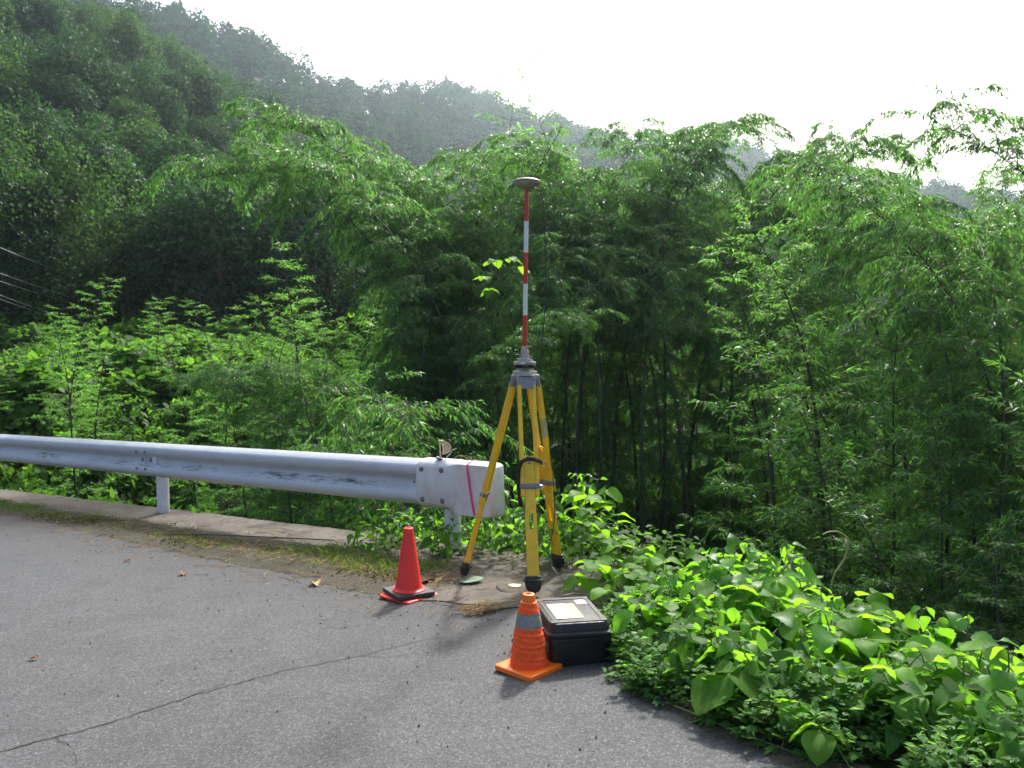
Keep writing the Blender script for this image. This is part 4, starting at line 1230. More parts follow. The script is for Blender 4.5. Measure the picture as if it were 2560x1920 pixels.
# ------------------------------------------------------------------ broadleaf trees on the near spur
def crown(tag_, seed, mat, nclump, nleaf, leaf, Rr=3.0, Hc=6.5, z0=1.0):
    g = np.random.default_rng(seed)
    u_ = norm(g.normal(size=(nclump, 3)) + np.array([0, 0, .35]))
    cen = u_ * g.uniform(.55, .88, (nclump, 1)); cr = g.uniform(.24, .42, nclump)
    b = g.integers(0, nclump, nleaf)
    d = norm(g.normal(size=(nleaf, 3)) + np.array([0, 0, .35]))
    P = cen[b] + d * (cr[b] * (1 - .4 * g.random(nleaf) ** 2))[:, None]
    P = P * np.array([Rr, Rr, Hc / 2]) + np.array([0, 0, z0 + Hc / 2])
    D = d * .5 + g.normal(size=P.shape) * .6 + np.array([0, 0, -.15])
    Nn = d + np.array([0, 0, .6]) + g.normal(size=P.shape) * .4
    L = leaf * g.uniform(.6, 1.3, nleaf)
    fol = poly_mesh(tag_ + '_crown', broad_quads(P, D, Nn, L, L * .62), mat)
    mb = MB()
    mb.tube([(0, 0, -1), (.08, .03, 1.5), (-.05, .1, 3.5), (.1, 0, 6.0)], [.17, .14, .10, .04], 8)
    for i in range(6):
        c = cen[i] * np.array([Rr, Rr, Hc / 2]) + np.array([0, 0, z0 + Hc / 2])
        mb.tube([(0, 0, 2.0 + .4 * i), (c[0] * .5, c[1] * .5, (c[2] + 2.4 + .4 * i) / 2), tuple(c)], [.07, .045, .015], 5, False)
    return dict(trunk=mb.mesh(tag_ + '_trunk', M['bark'], True), crown=fol)
TR = [crown('broadleaf_tree', 101 + i, M['tree_leaf'] if i % 3 else M['tree_leaf_b'], 26 + 3 * i, 13000, .17, 2.8 + .25 * (i % 3), 6.0 + .6 * (i % 2)) for i in range(6)]
g = np.random.default_rng(44)
tp_ = []
tries = 0
while len(tp_) < 190 and tries < 20000:
    tries += 1
    r_ = math.sqrt(g.uniform(33**2, 110**2)); px = g.uniform(-260, 1050)
    th = math.atan((px - 1280) / 2071)
    x, y = r_ * math.sin(th), r_ * math.cos(th)
    sp_ = 2.5 + .016 * r_
    if all((x - a)**2 + (y - b)**2 > sp_ ** 2 for a, b in tp_): tp_.append((x, y))
ZT = [('broadleaf tree at the foot of the wooded hill above the kudzu slope', 'trees at the foot of the hill'), ('broadleaf tree at the foot of the hill behind the bamboo', 'trees at the hill foot behind the bamboo'),
      ('broadleaf tree halfway up the dark hillside at the far left', 'trees halfway up the hill at far left'), ('broadleaf tree halfway up the hillside left of the bamboo', 'trees halfway up the hill'),
      ('broadleaf tree high on the near hill at the top left corner', 'trees high on the near hill'), ('broadleaf tree along the falling crest of the near hill', 'trees along the crest of the near hill')]
for _ in range(4000):
    r_ = g.uniform(24, 58); th = math.atan((g.uniform(950, 2750) - 1280) / 2071); x, y = r_ * math.sin(th), r_ * math.cos(th)
    if len(tp_) < 225 and all((x - a)**2 + (y - b)**2 > 22 for a, b in tp_): tp_.append((x, y))
ZT.append(('broadleaf tree in the valley seen only through gaps in the bamboo', 'trees in the valley behind the grove'))
for x, y in tp_:
    rr_ = math.hypot(x, y); zn = (0 if rr_ < 52 else 2 if rr_ < 82 else 4) + (1 if x / y > -.40 else 0)
    if x / y > -.16: zn = 6
    t_ = TR[int(g.integers(len(TR)))]
    s = g.uniform(.8, 1.2) * (.80 + .0022 * math.hypot(x, y))
    o = thing('broadleaf_tree', ZT[zn][0], 'tree', (x, y, gz(x, y) - .3), g.random() * 6.28, ZT[zn][1], (s * g.uniform(.9, 1.15), s, s * g.uniform(.9, 1.2)))
    inst('trunk', t_['trunk'], o); tag(inst('crown', t_['crown'], o), kind='stuff')

# far forest on the ridge: reads as one mass
g = np.random.default_rng(55)
n = 2500
rr = np.sqrt(g.uniform(100**2, 385**2, n)); px = g.uniform(-250, 2750, n)
th = np.arctan((px - 1280) / 2071); D_ = np.interp(px, FAR_P, FAR_D)
keep = rr < D_ + 8
rr, th = rr[keep], th[keep]; n = len(rr)
X = rr * np.sin(th); Y = rr * np.cos(th); Zg = ground_z(X, Y)
K = 420
Rt = g.uniform(2.8, 5.2, n); Ht = g.uniform(5.5, 12, n)
nc = 9
cc = norm(g.normal(size=(n, nc, 3)) + np.array([0, 0, .4])) * g.uniform(.4, .8, (n, nc, 1)); cr = g.uniform(.30, .50, (n, nc))
b = g.integers(0, nc, (n, K))
d = norm(g.normal(size=(n, K, 3)) + np.array([0, 0, .5]))
ii = np.arange(n)[:, None]
P = cc[ii, b] + d * cr[ii, b][..., None] * (1 - .3 * g.random((n, K, 1)))
P = P * np.stack([Rt, Rt, Ht / 2], -1)[:, None] + np.stack([X, Y, Zg + Ht * .55], -1)[:, None]
Dd = (d * .5 + g.normal(size=d.shape) * .6).reshape(-1, 3); Nn = (d + np.array([0, 0, .6]) + g.normal(size=d.shape) * .35).reshape(-1, 3)
P = P.reshape(-1, 3); L = .85 * g.uniform(.6, 1.3, len(P))
ff = inst('forest', poly_mesh('forest', leaf_quads(P, Dd, L, L * .7, g, Nn, .45, .1), M['far_leaf']))
tag(ff, 'hazy dark green forest covering the long ridge behind', 'forest', kind='stuff')

# ------------------------------------------------------------------ roadside plants with single leaves
def leaf_shape(name, kind, seed, mat):
    """unit-length leaf along +Y, facing +Z, with a folded midrib, drooping tip and vein coordinates"""
    g = np.random.default_rng(seed)
    n = {'pointed': 13, 'kudzu': 9, 'small': 6}[kind]
    v = np.linspace(0, 1, n + 1)
    if kind == 'pointed':
        w = .40 * np.sin(np.pi * np.clip(v, 0, 1) ** .62) ** .9 * (1 - .35 * v) + .002
        w[1:-1] *= 1 + .07 * np.where(np.arange(1, n) % 2 == 0, 1, -1)
        w[-1] = .004; w[-2] *= .8
        droop, fold = .30, .24
    elif kind == 'kudzu':
        w = .47 * np.sin(np.pi * np.clip(v * .96 + .03, 0, 1) ** .80) ** .72
        w[-1] = .006; w[0] = .05
        droop, fold = .26, .24
    else:
        w = .30 * np.sin(np.pi * v ** .75) + .003
        droop, fold = .2, .2
    droop *= g.uniform(.6, 1.5); ph = g.random() * 6
    V = []; UV = []
    for i, t in enumerate(v):
        zc = -droop * t ** 2 + .03 * math.sin(4 * t + ph)
        for sgn in (-1, 0, 1):
            rip = .034 * math.sin(9 * t + ph + sgn * 2) if sgn else 0
            back = -.06 * (1 - t) ** 6 * abs(sgn) if kind != 'small' else 0
            V.append((sgn * w[i], t + back, zc + abs(sgn) * w[i] * fold + rip)); UV.append((sgn * .5 * w[i] / max(w.max(), .01), t))
    Fs = []
    for i in range(n):
        a = 3 * i
        Fs += [(a, a + 1, a + 4, a + 3), (a + 1, a + 2, a + 5, a + 4)]
    me = bpy.data.meshes.new(name)
    me.from_pydata(V, [], Fs); me.materials.append(mat)
    uvl = me.uv_layers.new(name='UVMap')
    for lp in me.loops: uvl.data[lp.index].uv = UV[lp.vertex_index]
    me.polygons.foreach_set('use_smooth', [True] * len(me.polygons))
    me.update()
    return me
LM = {'pointed': [leaf_shape('pointed_leaf', 'pointed', i, M['nettle']) for i in range(5)],
      'kudzu': [leaf_shape('kudzu_leaf', 'kudzu', 10 + i, M['kudzu']) for i in range(5)]}

def leaf_obj(kind, parent, p, az, pitch, roll, size, wide=1.0, g=rng):
    d = Vector((math.cos(az) * math.cos(pitch), math.sin(az) * math.cos(pitch), math.sin(pitch)))
    side = d.cross(Vector((0, 0, 1))).normalized()
    up = side.cross(d)
    q = Matrix((side, d, up)).transposed().to_quaternion() @ Quaternion((0, 1, 0), roll)
    return inst('leaf', LM[kind][int(g.integers(5))], parent, p, q, (size * wide, size, size))

def leafy_plant(x, y, h, label, group, g, n_pairs=5, size=.10, lean=(0, 0), wide=1.0, kind='pointed', zoff=0.0, name='leafy_plant', cat='plant'):
    zg = gz(x, y) + .03 + zoff
    o = thing(name, label, cat, (x, y, zg), 0, group)
    mb = MB()
    top = Vector((lean[0], lean[1], h))
    path = [Vector((0, 0, -.05 - zoff)), Vector((lean[0] * .25, lean[1] * .25, h * .4)), Vector((lean[0] * .6, lean[1] * .6, h * .75)), top]
    mb.tube(spline(path, 3), .0028, 5)
    az = g.random() * 6.28
    for k in range(n_pairs):
        f = .30 + .70 * (k + .2 * g.random()) / max(1, n_pairs - 1) if n_pairs > 1 else 1
        f = min(1.0, f)
        c = Vector((lean[0] * f ** 1.3, lean[1] * f ** 1.3, h * f))
        sz = size * (.75 + .5 * math.sin(math.pi * min(1, f * .85))) * g.uniform(.75, 1.15) * (.62 if f > .93 else 1)
        for b_ in range(2):
            a = az + b_ * math.pi + g.normal() * .35
            pet = sz * g.uniform(.25, .5)
            pit = R(25 + g.normal() * 12) if f > .9 else R(12 + g.normal() * 14)
            e = c + Vector((math.cos(a) * math.cos(pit), math.sin(a) * math.cos(pit), math.sin(pit))) * pet
            mb.tube([c, e], [.0016, .0012], 4, False)
            leaf_obj(kind, o, e, a, R(-20 + g.normal() * 22) - .18 * (1 - f), g.normal() * .40, sz, wide * g.uniform(.9, 1.1), g)
        az += math.pi / 2 + g.normal() * .3
    mb.build('stem', M['stem'], o, True)
    return o

def kudzu_leaf(o, mb, base, tip, az, size, g, tilt=0.0):
    """petiole from base to tip carrying three leaflets"""
    base, tip = Vector(base), Vector(tip)
    mb.tube(spline([base, (base + tip) / 2 + Vector((0, 0, .012)), tip], 4), [.0030] * 4 + [.0026] * 4 + [.0022], 5)
    d = Vector((math.cos(az), math.sin(az), math.tan(tilt) * .6))
    e = tip + d * size * .24
    mb.tube([tip, e], [.002, .0016], 4, False)
    leaf_obj('kudzu', o, e, az, tilt + g.normal() * .10, g.normal() * .12, size, 1.02, g)
    for sg in (-1, 1):
        leaf_obj('kudzu', o, tip + Vector((math.cos(az + sg * 1.3), math.sin(az + sg * 1.3), 0)) * .008, az + sg * R(82) + g.normal() * .1, tilt * .4 - .05 + g.normal() * .16, g.normal() * .22 - sg * .1, size * .92, 1.0, g)

g = np.random.default_rng(66)
# bed right of the case: line of the road edge and direction away from the road
front = [Vector((.50, 4.15)), Vector((.48, 3.72)), Vector((.56, 3.34)), Vector((.78, 2.98)), Vector((1.02, 2.70)), (Vector((1.5, 2.25)))]
def bed_point(u_, d_):
    u_ = max(0, min(.9999, u_)) * (len(front) - 1); i = int(u_); f = u_ - i
    p = front[i].lerp(front[i + 1], f)
    return p + Vector((.83, .56)) * d_
bedg = 'pointed leaf plants in the roadside bed'
spots = []
tries = 0
while len(spots) < 118 and tries < 8000:
    tries += 1
    p = bed_point(g.random(), g.uniform(.10, 1.35))
    if all((p - q).length > .088 for q in spots): spots.append(p)
for p in spots:
    d_ = float(edge_dist(np.array([p.x]), np.array([p.y]))[0])
    h = (.15 + .20 * min(1, max(0, d_ + .1) / .5)) * g.uniform(.75, 1.15)
    h += .14 * max(0, d_ - .55)
    far_ = d_ > .45
    leafy_plant(p.x, p.y, h, 'taller pointed leaf plant at the back of the roadside bed' if far_ else 'pointed leaf plant near the front of the roadside bed', bedg + (' at the back' if far_ else ' at the front'), g,
                5, g.uniform(.085, .135), (g.normal() * .05 - .02, g.normal() * .05 - .02), g.uniform(.9, 1.1))
# kudzu runners through the bed
def vine(label, path, leaves, g, group=None, name='kudzu_vine'):
    b0 = Vector(path[0])
    o = thing(name, label, 'kudzu vine', b0, 0, group)
    mb = MB()
    pp = spline([Vector(p) - b0 for p in path], 5)
    mb.tube(pp, [.0042 - .002 * i / len(pp) for i in range(len(pp))], 6)
    for (f, tip, az, size, tilt) in leaves:
        c = pp[int(f * (len(pp) - 1))]
        kudzu_leaf(o, mb, c, Vector(tip) - b0, R(az), size, g, tilt)
    mb.build('stem', M['stem'], o, True)
    return o
vine('kudzu runner on the asphalt edge with two three part leaves nearest the camera', [(.62, 3.12, .13), (.80, 2.86, .150), (.94, 2.70, .155), (1.15, 2.50, .16)],
     [(.10, (.815, 3.02, .30), 215, .175, -.40), (.62, (.985, 2.80, .285), 235, .098, -.25), (.9, (1.010, 2.66, .262), 245, .112, -.42)], g)
vine('kudzu vine with broad pale leaves beside the case', [(.52, 4.3, .05), (.50, 4.55, .10), (.44, 4.75, .14), (.42, 5.0, .12)],
     [(.1, (.50, 4.15, .27), 215, .105, .1), (.4, (.42, 4.62, .20), 190, .125, -.35), (.7, (.52, 4.80, .27), 20, .12, -.1), (1, (.42, 5.05, .26), 120, .10, 0)], g)
kg = 'kudzu vines over the roadside bed'
for k in range(16):
    uu = g.random() * .92; p = bed_point(uu, g.uniform(.25 + .35 * float(sm((uu - .5) / .3)), 1.35))
    z0_ = gz(p.x, p.y) + .08
    d_ = Vector((g.normal(), g.normal(), 0)).normalized() * .35
    path = [(p.x, p.y, z0_), (p.x + d_.x * .5, p.y + d_.y * .5, z0_ + .16), (p.x + d_.x, p.y + d_.y, z0_ + .20)]
    lv = []
    for f in (.15, .5, .8, 1.0):
        q = Vector(path[0]).lerp(Vector(path[2]), f)
        lv.append((f, (q.x + g.normal() * .08, q.y + g.normal() * .08, z0_ + g.uniform(.20, .33)), g.random() * 360, g.uniform(.085, .125), g.normal() * .3 - .1))
    vine('kudzu vine with broad leaves climbing over the roadside bed', path, lv, g, kg)
# vines falling over the edge right of the tripod, behind the case
kg2 = 'kudzu vines at the edge right of the tripod'
for (x, y, zt) in [(.56, 5.15, .34), (.62, 4.9, .26), (.72, 4.75, .24), (.80, 5.0, .22), (.66, 5.35, .42), (.90, 4.7, .22), (.58, 4.62, .24), (1.0, 4.5, .26), (.50, 5.5, .52), (.74, 4.45, .28), (1.15, 4.7, .20)]:
    z0_ = gz(x, y) + .05
    lv = [(f, (x + g.normal() * .09, y + g.normal() * .09, zt + g.normal() * .05), g.random() * 360, g.uniform(.085, .13), g.normal() * .3 - .1) for f in (.4, .7, .9, 1.0)]
    vine('kudzu vine with bright leaves on the edge right of the tripod', [(x, y, z0_), (x + .03, y + .02, (z0_ + zt) / 2), (x + g.normal() * .06, y + g.normal() * .06, zt - .06)], lv, g, kg2)
# leafy plants behind the tripod and round the guardrail end
tg = 'leafy plants behind the tripod legs'
for k in range(44):
    s_ = g.uniform(-1.25, .75); t_ = g.uniform(.05, .55) - .30 * max(0, -s_ - .2) * g.random()
    if s_ > -.35: t_ = g.uniform(-.40, .45)
    x, y = st2xy(s_, t_)
    if (x + .324)**2 + (y - 5.314)**2 < .02: continue
    hh = (.62 if s_ < -.25 else .30) * g.uniform(.55, 1.1)
    zo = 0.0
    zg = gz(x, y)
    if zg < -.3: zo = -.25 - zg
    leafy_plant(x, y, hh, 'leafy green plant growing behind the tripod legs' if s_ < -.25 else 'leafy weed at the foot of the end post', tg if s_ < -.25 else 'weeds round the end post', g, 6 if s_ < -.25 else 4, g.uniform(.065, .095), (g.normal() * .07, g.normal() * .05 - .03), .8, 'pointed', zo)
# a spray of kudzu that has climbed the bamboo behind the pole
lv = [(.70, (-.34, 10.75, 2.42), 200, .15, -.2), (.78, (-.20, 10.70, 2.62), 160, .16, -.1), (.86, (-.02, 10.72, 2.66), 20, .15, -.2), (.95, (.10, 10.75, 2.55), 330, .14, -.4), (.80, (-.28, 10.72, 2.25), 260, .15, -.5)]
vine('bright kudzu spray climbing the bamboo just left of the pole', [(-.15, 10.9, gz(-.15, 10.9)), (-.2, 10.85, -1.5), (-.12, 10.8, 1.2), (-.18, 10.8, 2.3), (.02, 10.78, 2.55)], lv, g)
lv = [(.75, (-3.15, 15.6, 1.95), 220, .17, -.3), (.9, (-2.95, 15.55, 2.15), 120, .17, -.2), (1.0, (-2.75, 15.6, 2.0), 330, .16, -.4)]
vine('kudzu spray high on the young bamboo left of the tripod', [(-2.9, 15.8, gz(-2.9, 15.8)), (-3.0, 15.75, 0), (-2.95, 15.7, 1.8), (-2.85, 15.7, 2.05)], lv, g)
# curling shoots above the bed
mb = MB(); mb.tube(spline([(1.70, 4.42, .10), (1.729, 4.4, .277), (1.785, 4.4, .37), (1.801, 4.4, .462), (1.76, 4.4, .512), (1.70, 4.4, .515), (1.665, 4.4, .50)]), .0045, 6)
tag(mb.build('curled_shoot', M['tendril'], None, True), 'pale curled kudzu shoot standing up against the dark gully at right', 'shoot')
sh = thing('wilted_shoot', 'wilted drooping yellowish shoot right of the tripod above the bed', 'shoot', (.93, 5.2, -.05))
mb = MB(); mb.tube(spline([(0, 0, 0), (-.02, 0, .10), (-.06, 0, .18), (-.12, 0, .255), (-.165, 0, .262), (-.18, 0, .225), (-.165, 0, .16)]), .005, 6)
mb.tube(spline([(-.09, 0, .22), (-.125, 0, .245), (-.15, 0, .22), (-.14, 0, .19)]), .004, 6); mb.build('stem', M['tendril'], sh, True)
for a, sz in ((-.02, .06), (-.07, .05), (-.13, .045), (-.16, .05)):
    leaf_obj('kudzu', sh, Vector((a, 0, .13 - a * .8)), g.random() * 6.28, -.6, .5, sz, .7, g)

# small-leaved ground cover under the bed and at its front edge (nobody could count it)
LVc = []
for k in range(520):
    p = bed_point(g.random(), abs(g.normal()) * .34 - .05 - .10 * max(0, math.sin(k * 1.7)) * g.random())
    zg = gz(p.x, p.y) + .04; h = g.uniform(.04, .20); kk = g.uniform(.7, 1.5)
    m_ = 15
    f = np.linspace(.15, 1, m_); a = np.arange(m_) * 2.4 + g.random() * 6
    P = np.stack([p.x + g.normal() * .02 * f, p.y + g.normal() * .02 * f, zg + h * f], -1)
    D = np.stack([np.cos(a), np.sin(a), .25 + .3 * g.normal(size=m_)], -1)
    L = .048 * g.uniform(.5, 1.2, m_) * (1.15 - .4 * f) * kk
    for da, lk in ((-.55, .75), (0, 1), (.55, .75)):
        D2 = np.stack([np.cos(a + da), np.sin(a + da), D[:, 2]], -1)
        LVc.append(leaf_quads(P + D * (L * .35)[:, None], D2, L * lk, L * .36, g, np.tile([0, 0, 1.0], (m_, 1)) + g.normal(size=(m_, 3)) * .3, .5, .1))
tag(inst('ground_cover', poly_mesh('ground_cover', np.concatenate(LVc), M['mugwort'])), 'small leaved mugwort ground cover under the roadside bed', 'ground cover', kind='stuff')
# darker undergrowth filling the bed and the slope behind it
LVu = []
for k in range(5200):
    p = bed_point(g.random(), g.uniform(.1, 2.6))
    LVu.append((p.x, p.y))
LVu = np.array(LVu); zz_ = ground_z(LVu[:, 0], LVu[:, 1]) + g.uniform(.02, .26, len(LVu))
Pu = np.column_stack([LVu, zz_]); Du = g.normal(size=Pu.shape) * [1, 1, .35]
Lu = g.uniform(.05, .10, len(Pu))
tag(inst('undergrowth', poly_mesh('undergrowth', broad_quads(Pu, Du, np.array([0, 0, 1.0]) + g.normal(size=Pu.shape) * .4, Lu, Lu * .7), M['kudzu_mass'])), 'leafy undergrowth between the bed plants and down the bank', 'undergrowth', kind='stuff')

# low weeds hiding the broken edge behind the tripod
n = 1500
ss = g.uniform(-1.75, .85, n); tt = g.uniform(-.10, .75, n) - .22 * sm((ss + .5) / .6)
xw = O[0] + U[0]*ss + NV[0]*tt; yw = O[1] + U[1]*ss + NV[1]*tt
zw = np.maximum(ground_z(xw, yw), -.45) + g.uniform(.02, .30, n)
Pw = np.column_stack([xw, yw, zw]); Lw = g.uniform(.035, .080, n)
tag(inst('low_weeds', poly_mesh('low_weeds', broad_quads(Pw, g.normal(size=Pw.shape) * [1, 1, .4], np.array([0, 0, 1.0]) + g.normal(size=Pw.shape) * .5, Lw, Lw * .62), M['shrub'])), 'tangle of low weeds along the broken edge behind the tripod', 'weeds', kind='stuff')

# ------------------------------------------------------------------ verge: grass, moss, straw, litter
LVg = []
def tuft(s_, t_, n, h, sp, g):
    x, y = st2xy(s_, t_)
    P = np.column_stack([x + g.normal(size=n) * sp, y + g.normal(size=n) * sp, np.full(n, plane(x, y) + .03)])
    a = g.random(n) * 6.28
    D = np.stack([np.cos(a) * .5, np.sin(a) * .5, np.ones(n)], -1)
    L = h * g.uniform(.4, 1.2, n)
    LVg.append(leaf_quads(P, D, L, L * .035 + .0022, g, None, .45, .35))
for k in range(520):
    s_ = g.uniform(-.55, 9.5); t_ = -.72 - .16 * float(sm((5 - s_) / 4)) + abs(g.normal()) * .16
    clump = .5 + .5 * math.sin(s_ * 3.1 + 1.1) + .4 * math.sin(s_ * 7.7)
    if g.random() > .15 + .6 * max(0, clump): continue
    tuft(s_, t_, 26, g.uniform(.025, .075), .035, g)
for s_, t_, h in [(7.2, -.55, .13), (6.6, -.6, .12), (5.9, -.62, .11), (5.2, -.6, .09), (.95, -.55, .10), (.7, -.62, .12), (.4, -.7, .10), (.2, -.6, .11), (-.1, -.7, .10), (-.3, -.6, .12), (.55, -.5, .09)]:
    for q in range(4): tuft(s_ + g.normal() * .1, t_ + g.normal() * .06, 60, h, .06, g)
tag(inst('grass', poly_mesh('grass', np.concatenate(LVg), M['grass'])), 'short grass tufts along the edge of the asphalt', 'grass', kind='stuff')
# moss cushions
n = 5200
ss = g.uniform(-.4, 7.5, n); tt = -.66 + .10 * g.normal(size=n) - .14 * sm((5 - ss) / 4)
keepm = (np.sin(ss * 2.3 + 4 * tt) + .6 * np.sin(ss * 6.1 + 1)) > .35
ss, tt = ss[keepm], tt[keepm]
xy = np.stack([O[0] + U[0]*ss + NV[0]*tt, O[1] + U[1]*ss + NV[1]*tt], -1)
Pm = np.column_stack([xy, plane(xy[:, 0], xy[:, 1]) + .038])
tag(inst('moss', poly_mesh('moss', leaf_quads(Pm, g.normal(size=Pm.shape) * [1, 1, .3] + [0, 0, .5], np.full(len(Pm), .022), np.full(len(Pm), .016), g), M['moss'])), 'yellowish moss patches on the inner edge of the concrete', 'moss', kind='stuff')
# soil and rotted litter banked up between asphalt and concrete
gq = np.random.default_rng(12); mb = MB(); Vv = []
ss = np.arange(-.55, 14, .07)
for s_ in ss:
    t0_ = -.66 - .24 * float(sm((5.5 - s_) / 4.5)) - (.10 if s_ < .2 else 0)
    wv = .20 + .07 * math.sin(s_ * 2.1) + .05 * math.sin(s_ * 5.3 + 1) + .10 * float(sm((3 - s_) / 3))
    for off, dz in ((-.12 - .05 * gq.random(), .0015), (-.05, .010 + .012 * gq.random()), (.0, .022 + .014 * gq.random()), (wv, .034 + .012 * gq.random()), (wv + .08 + .08 * gq.random(), .024)):
        x, y = st2xy(s_ + gq.normal() * .012, t0_ + off); Vv.append((x, y, float(plane(x, y)) + dz))
mb.add(Vv, [(5*i + k, 5*(i+1) + k, 5*(i+1) + k + 1, 5*i + k + 1) for i in range(len(ss) - 1) for k in range(4)])
tag(mb.build('litter_bank', M['litter'], None, True), kind='structure')
# straw and dry stalks
mb = MB()
def straw(x, y, az, L, r_, bend=0.1, z0=.012):
    p = []
    for i in range(4):
        f = i / 3 - .5
        p.append((x + math.cos(az + bend * f * 2) * L * f, y + math.sin(az + bend * f * 2) * L * f, float(plane(x, y)) + z0 + .006 * abs(f)))
    mb.tube(p, r_, 4, False)
for k in range(1700):
    s_ = abs(g.normal()) * 3.2 - .75; t_ = -.62 - .10 * float(sm((5 - s_) / 4)) + g.normal() * .24
    if t_ > .12: continue
    x, y = st2xy(s_, t_)
    straw(x, y, g.random() * 6.28, g.uniform(.03, .20), g.uniform(.0008, .0020), g.normal() * .5, .044 if t_ > -.95 + .2 * float(sm((s_ - 1) / 4)) and t_ < -.40 else (.036 if t_ > -.5 else .006))
for k in range(90):
    x, y = -.25 + g.normal() * .45, 4.75 + g.normal() * .22
    straw(x, y, g.random() * 6.28, g.uniform(.03, .14), g.uniform(.0008, .0016), g.normal() * .4, .010)
tag(mb.build('straw_litter', M['straw']), 'dry straw and stalks strewn along the road edge', 'straw', kind='stuff')
mb = MB()
for k in range(110):
    straw(-.165 + g.normal() * .05, 4.56 + g.normal() * .030, R(35 + g.normal() * 14), g.uniform(.12, .26), g.uniform(.0009, .0018), g.normal() * .3, .008 + .03 * g.random())
tag(mb.build('straw_bundle', M['straw']), 'small bundle of dry straw lying on the asphalt left of the orange cone', 'straw')
mb = MB(); mb.box((-.075, 4.60, float(plane(-.075, 4.6)) + .010), (.075, .014, .005), Matrix.Rotation(R(28), 3, 'Z'), .001)
tag(mb.build('bamboo_chip', M['straw']), 'pale flat chip of bamboo beside the straw bundle', 'bamboo chip')
mb = MB(); mb.tube(spline([(*st2xy(2.9, -.80), -.16), (*st2xy(2.2, -.62), -.10), (*st2xy(1.5, -.42), -.065), (*st2xy(.95, -.30), -.03)]), .005, 6)
tag(mb.build('dead_twig', M['bark'], None, True), 'long thin dead twig lying over the concrete strip', 'twig')
# fallen leaves
for (x, y, az, sz, lab, mat) in [(-2.312, 5.776, 20, .085, 'curled brown fallen leaf on the asphalt nearest the rail post', 'deadleaf'), (-2.358, 4.057, 80, .045, 'tiny reddish fallen leaf on the asphalt at far left', 'deadleaf'),
                                 (-2.967, 6.368, 140, .05, 'small brown leaf on the asphalt farthest from the camera', 'deadleaf'), (-1.26, 5.30, 30, .10, 'pale crumpled leaf on the asphalt left of the red cone', 'straw')]:
    me = LM['kudzu'][0].copy(); me.name = 'fallen_leaf'; me.materials.clear(); me.materials.append(M[mat])
    for v in me.vertices: v.co.z = abs(v.co.x) * .5 + .08 * math.sin(v.co.y * 5)
    o = inst('fallen_leaf', me, None, (x, y, float(plane(x, y)) + .006), None, (sz * .7, sz, sz)); o.rotation_euler = (0, 0, R(az))
    tag(o, lab, 'leaf')
me = LM['kudzu'][1].copy(); me.name = 'wilted_leaf'; me.materials.clear(); me.materials.append(M['paleleaf'])
for v in me.vertices: v.co.z = abs(v.co.x) * .06 + .02
o = inst('wilted_leaf', me, None, (-.33, 5.20, float(plane(-.3, 5.2)) + .016), None, (.15, .155, .15)); o.rotation_euler = (R(6), 0, R(-80))
tag(o, 'large pale green leaf lying flat by the left tripod foot', 'leaf')
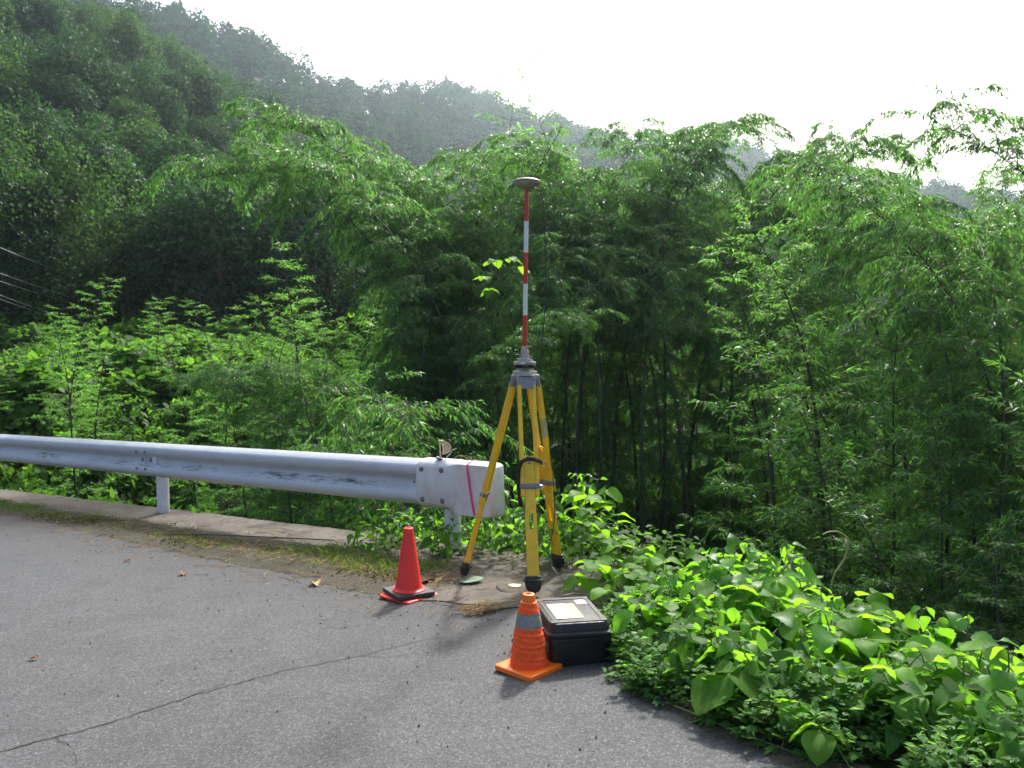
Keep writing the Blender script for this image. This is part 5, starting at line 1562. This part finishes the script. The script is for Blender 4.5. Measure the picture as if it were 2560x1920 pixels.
# pebbles
mb = MB()
for k in range(420):
    if g.random() < .35: x, y = -.1 + g.normal() * .5, 4.6 + g.normal() * .5
    elif g.random() < .6: x, y = st2xy(g.uniform(-.6, 7), -1.05 - abs(g.normal()) * .3)
    else: x, y = g.uniform(-3, .9), g.uniform(2.7, 6)
    if (x - O[0]) * NV[0] + (y - O[1]) * NV[1] > -.2: continue
    r_ = g.uniform(.002, .0065); zc = float(plane(x, y)) + .006
    ph = g.random() * 6
    V = [(x + r_ * math.cos(ph + a) * g.uniform(.7, 1.2), y + r_ * math.sin(ph + a) * g.uniform(.7, 1.2), zc - .004) for a in (0, 1.26, 2.5, 3.77, 5.0)] + [(x, y, zc + r_ * .6)]
    mb.add(V, [(0, 1, 5), (1, 2, 5), (2, 3, 5), (3, 4, 5), (4, 0, 5)])
tag(mb.build('gravel', M['slab']), 'loose grit and pebbles scattered on the asphalt', 'gravel', kind='stuff')

# ------------------------------------------------------------------ power cables over the valley at left
for i, (p0, p1, sag, lab) in enumerate([((-15.969, 26.0, 4.678), (-17.042, 40.0, 3.385), .5, 'topmost thin power cable crossing the dark trees at left'),
                                        ((-15.991, 26.0, 3.871), (-17.536, 40.0, 2.732), .4, 'second power cable from the top at the left edge'),
                                        ((-15.997, 26.0, 3.623), (-17.731, 40.0, 2.617), .4, 'third power cable from the top at the left edge'),
                                        ((-16.009, 26.0, 3.187), (-18.324, 40.0, 1.885), .4, 'upper of the two close lower power cables at left'),
                                        ((-16.012, 26.0, 3.062), (-18.326, 40.0, 1.77), .4, 'lower of the two close power cables at left'),
                                        ((-16.034, 26.0, 2.276), (-20.831, 40.0, 1.885), .3, 'lowest faint power cable at the left edge')]):
    a, b = Vector(p0), Vector(p1); d = b - a
    a2 = a - d * 1.0; b2 = b + d * .6
    pp = []
    for k in range(25):
        f = k / 24; p = a2.lerp(b2, f); p.z -= sag * (1 - (2 * f - 1) ** 2) - sag * .85
        pp.append(p)
    mb = MB(); mb.tube(pp, .011 if i not in (3,) else .016, 6)
    tag(mb.build('power_cable', M['wire'], None, True), lab, 'cable', 'power cables at left')

# ------------------------------------------------------------------ hazy air
mb = MB(); mb.box((0, 350, 66), (1900, 1400, 148))
hz = mb.build('haze', [])
hm = bpy.data.materials.new('haze_air'); hm.use_nodes = True
nt = hm.node_tree; nt.nodes.clear()
pv = nt.nodes.new('ShaderNodeVolumePrincipled')
pv.inputs['Color'].default_value = (.72, .88, 1.0, 1)
pv.inputs['Density'].default_value = .0006
pv.inputs['Anisotropy'].default_value = .76
ho = nt.nodes.new('ShaderNodeOutputMaterial'); nt.links.new(pv.outputs[0], ho.inputs['Volume'])
hz.data.materials.append(hm)
tag(hz, 'thin pale haze filling the valley air', 'haze', kind='stuff')
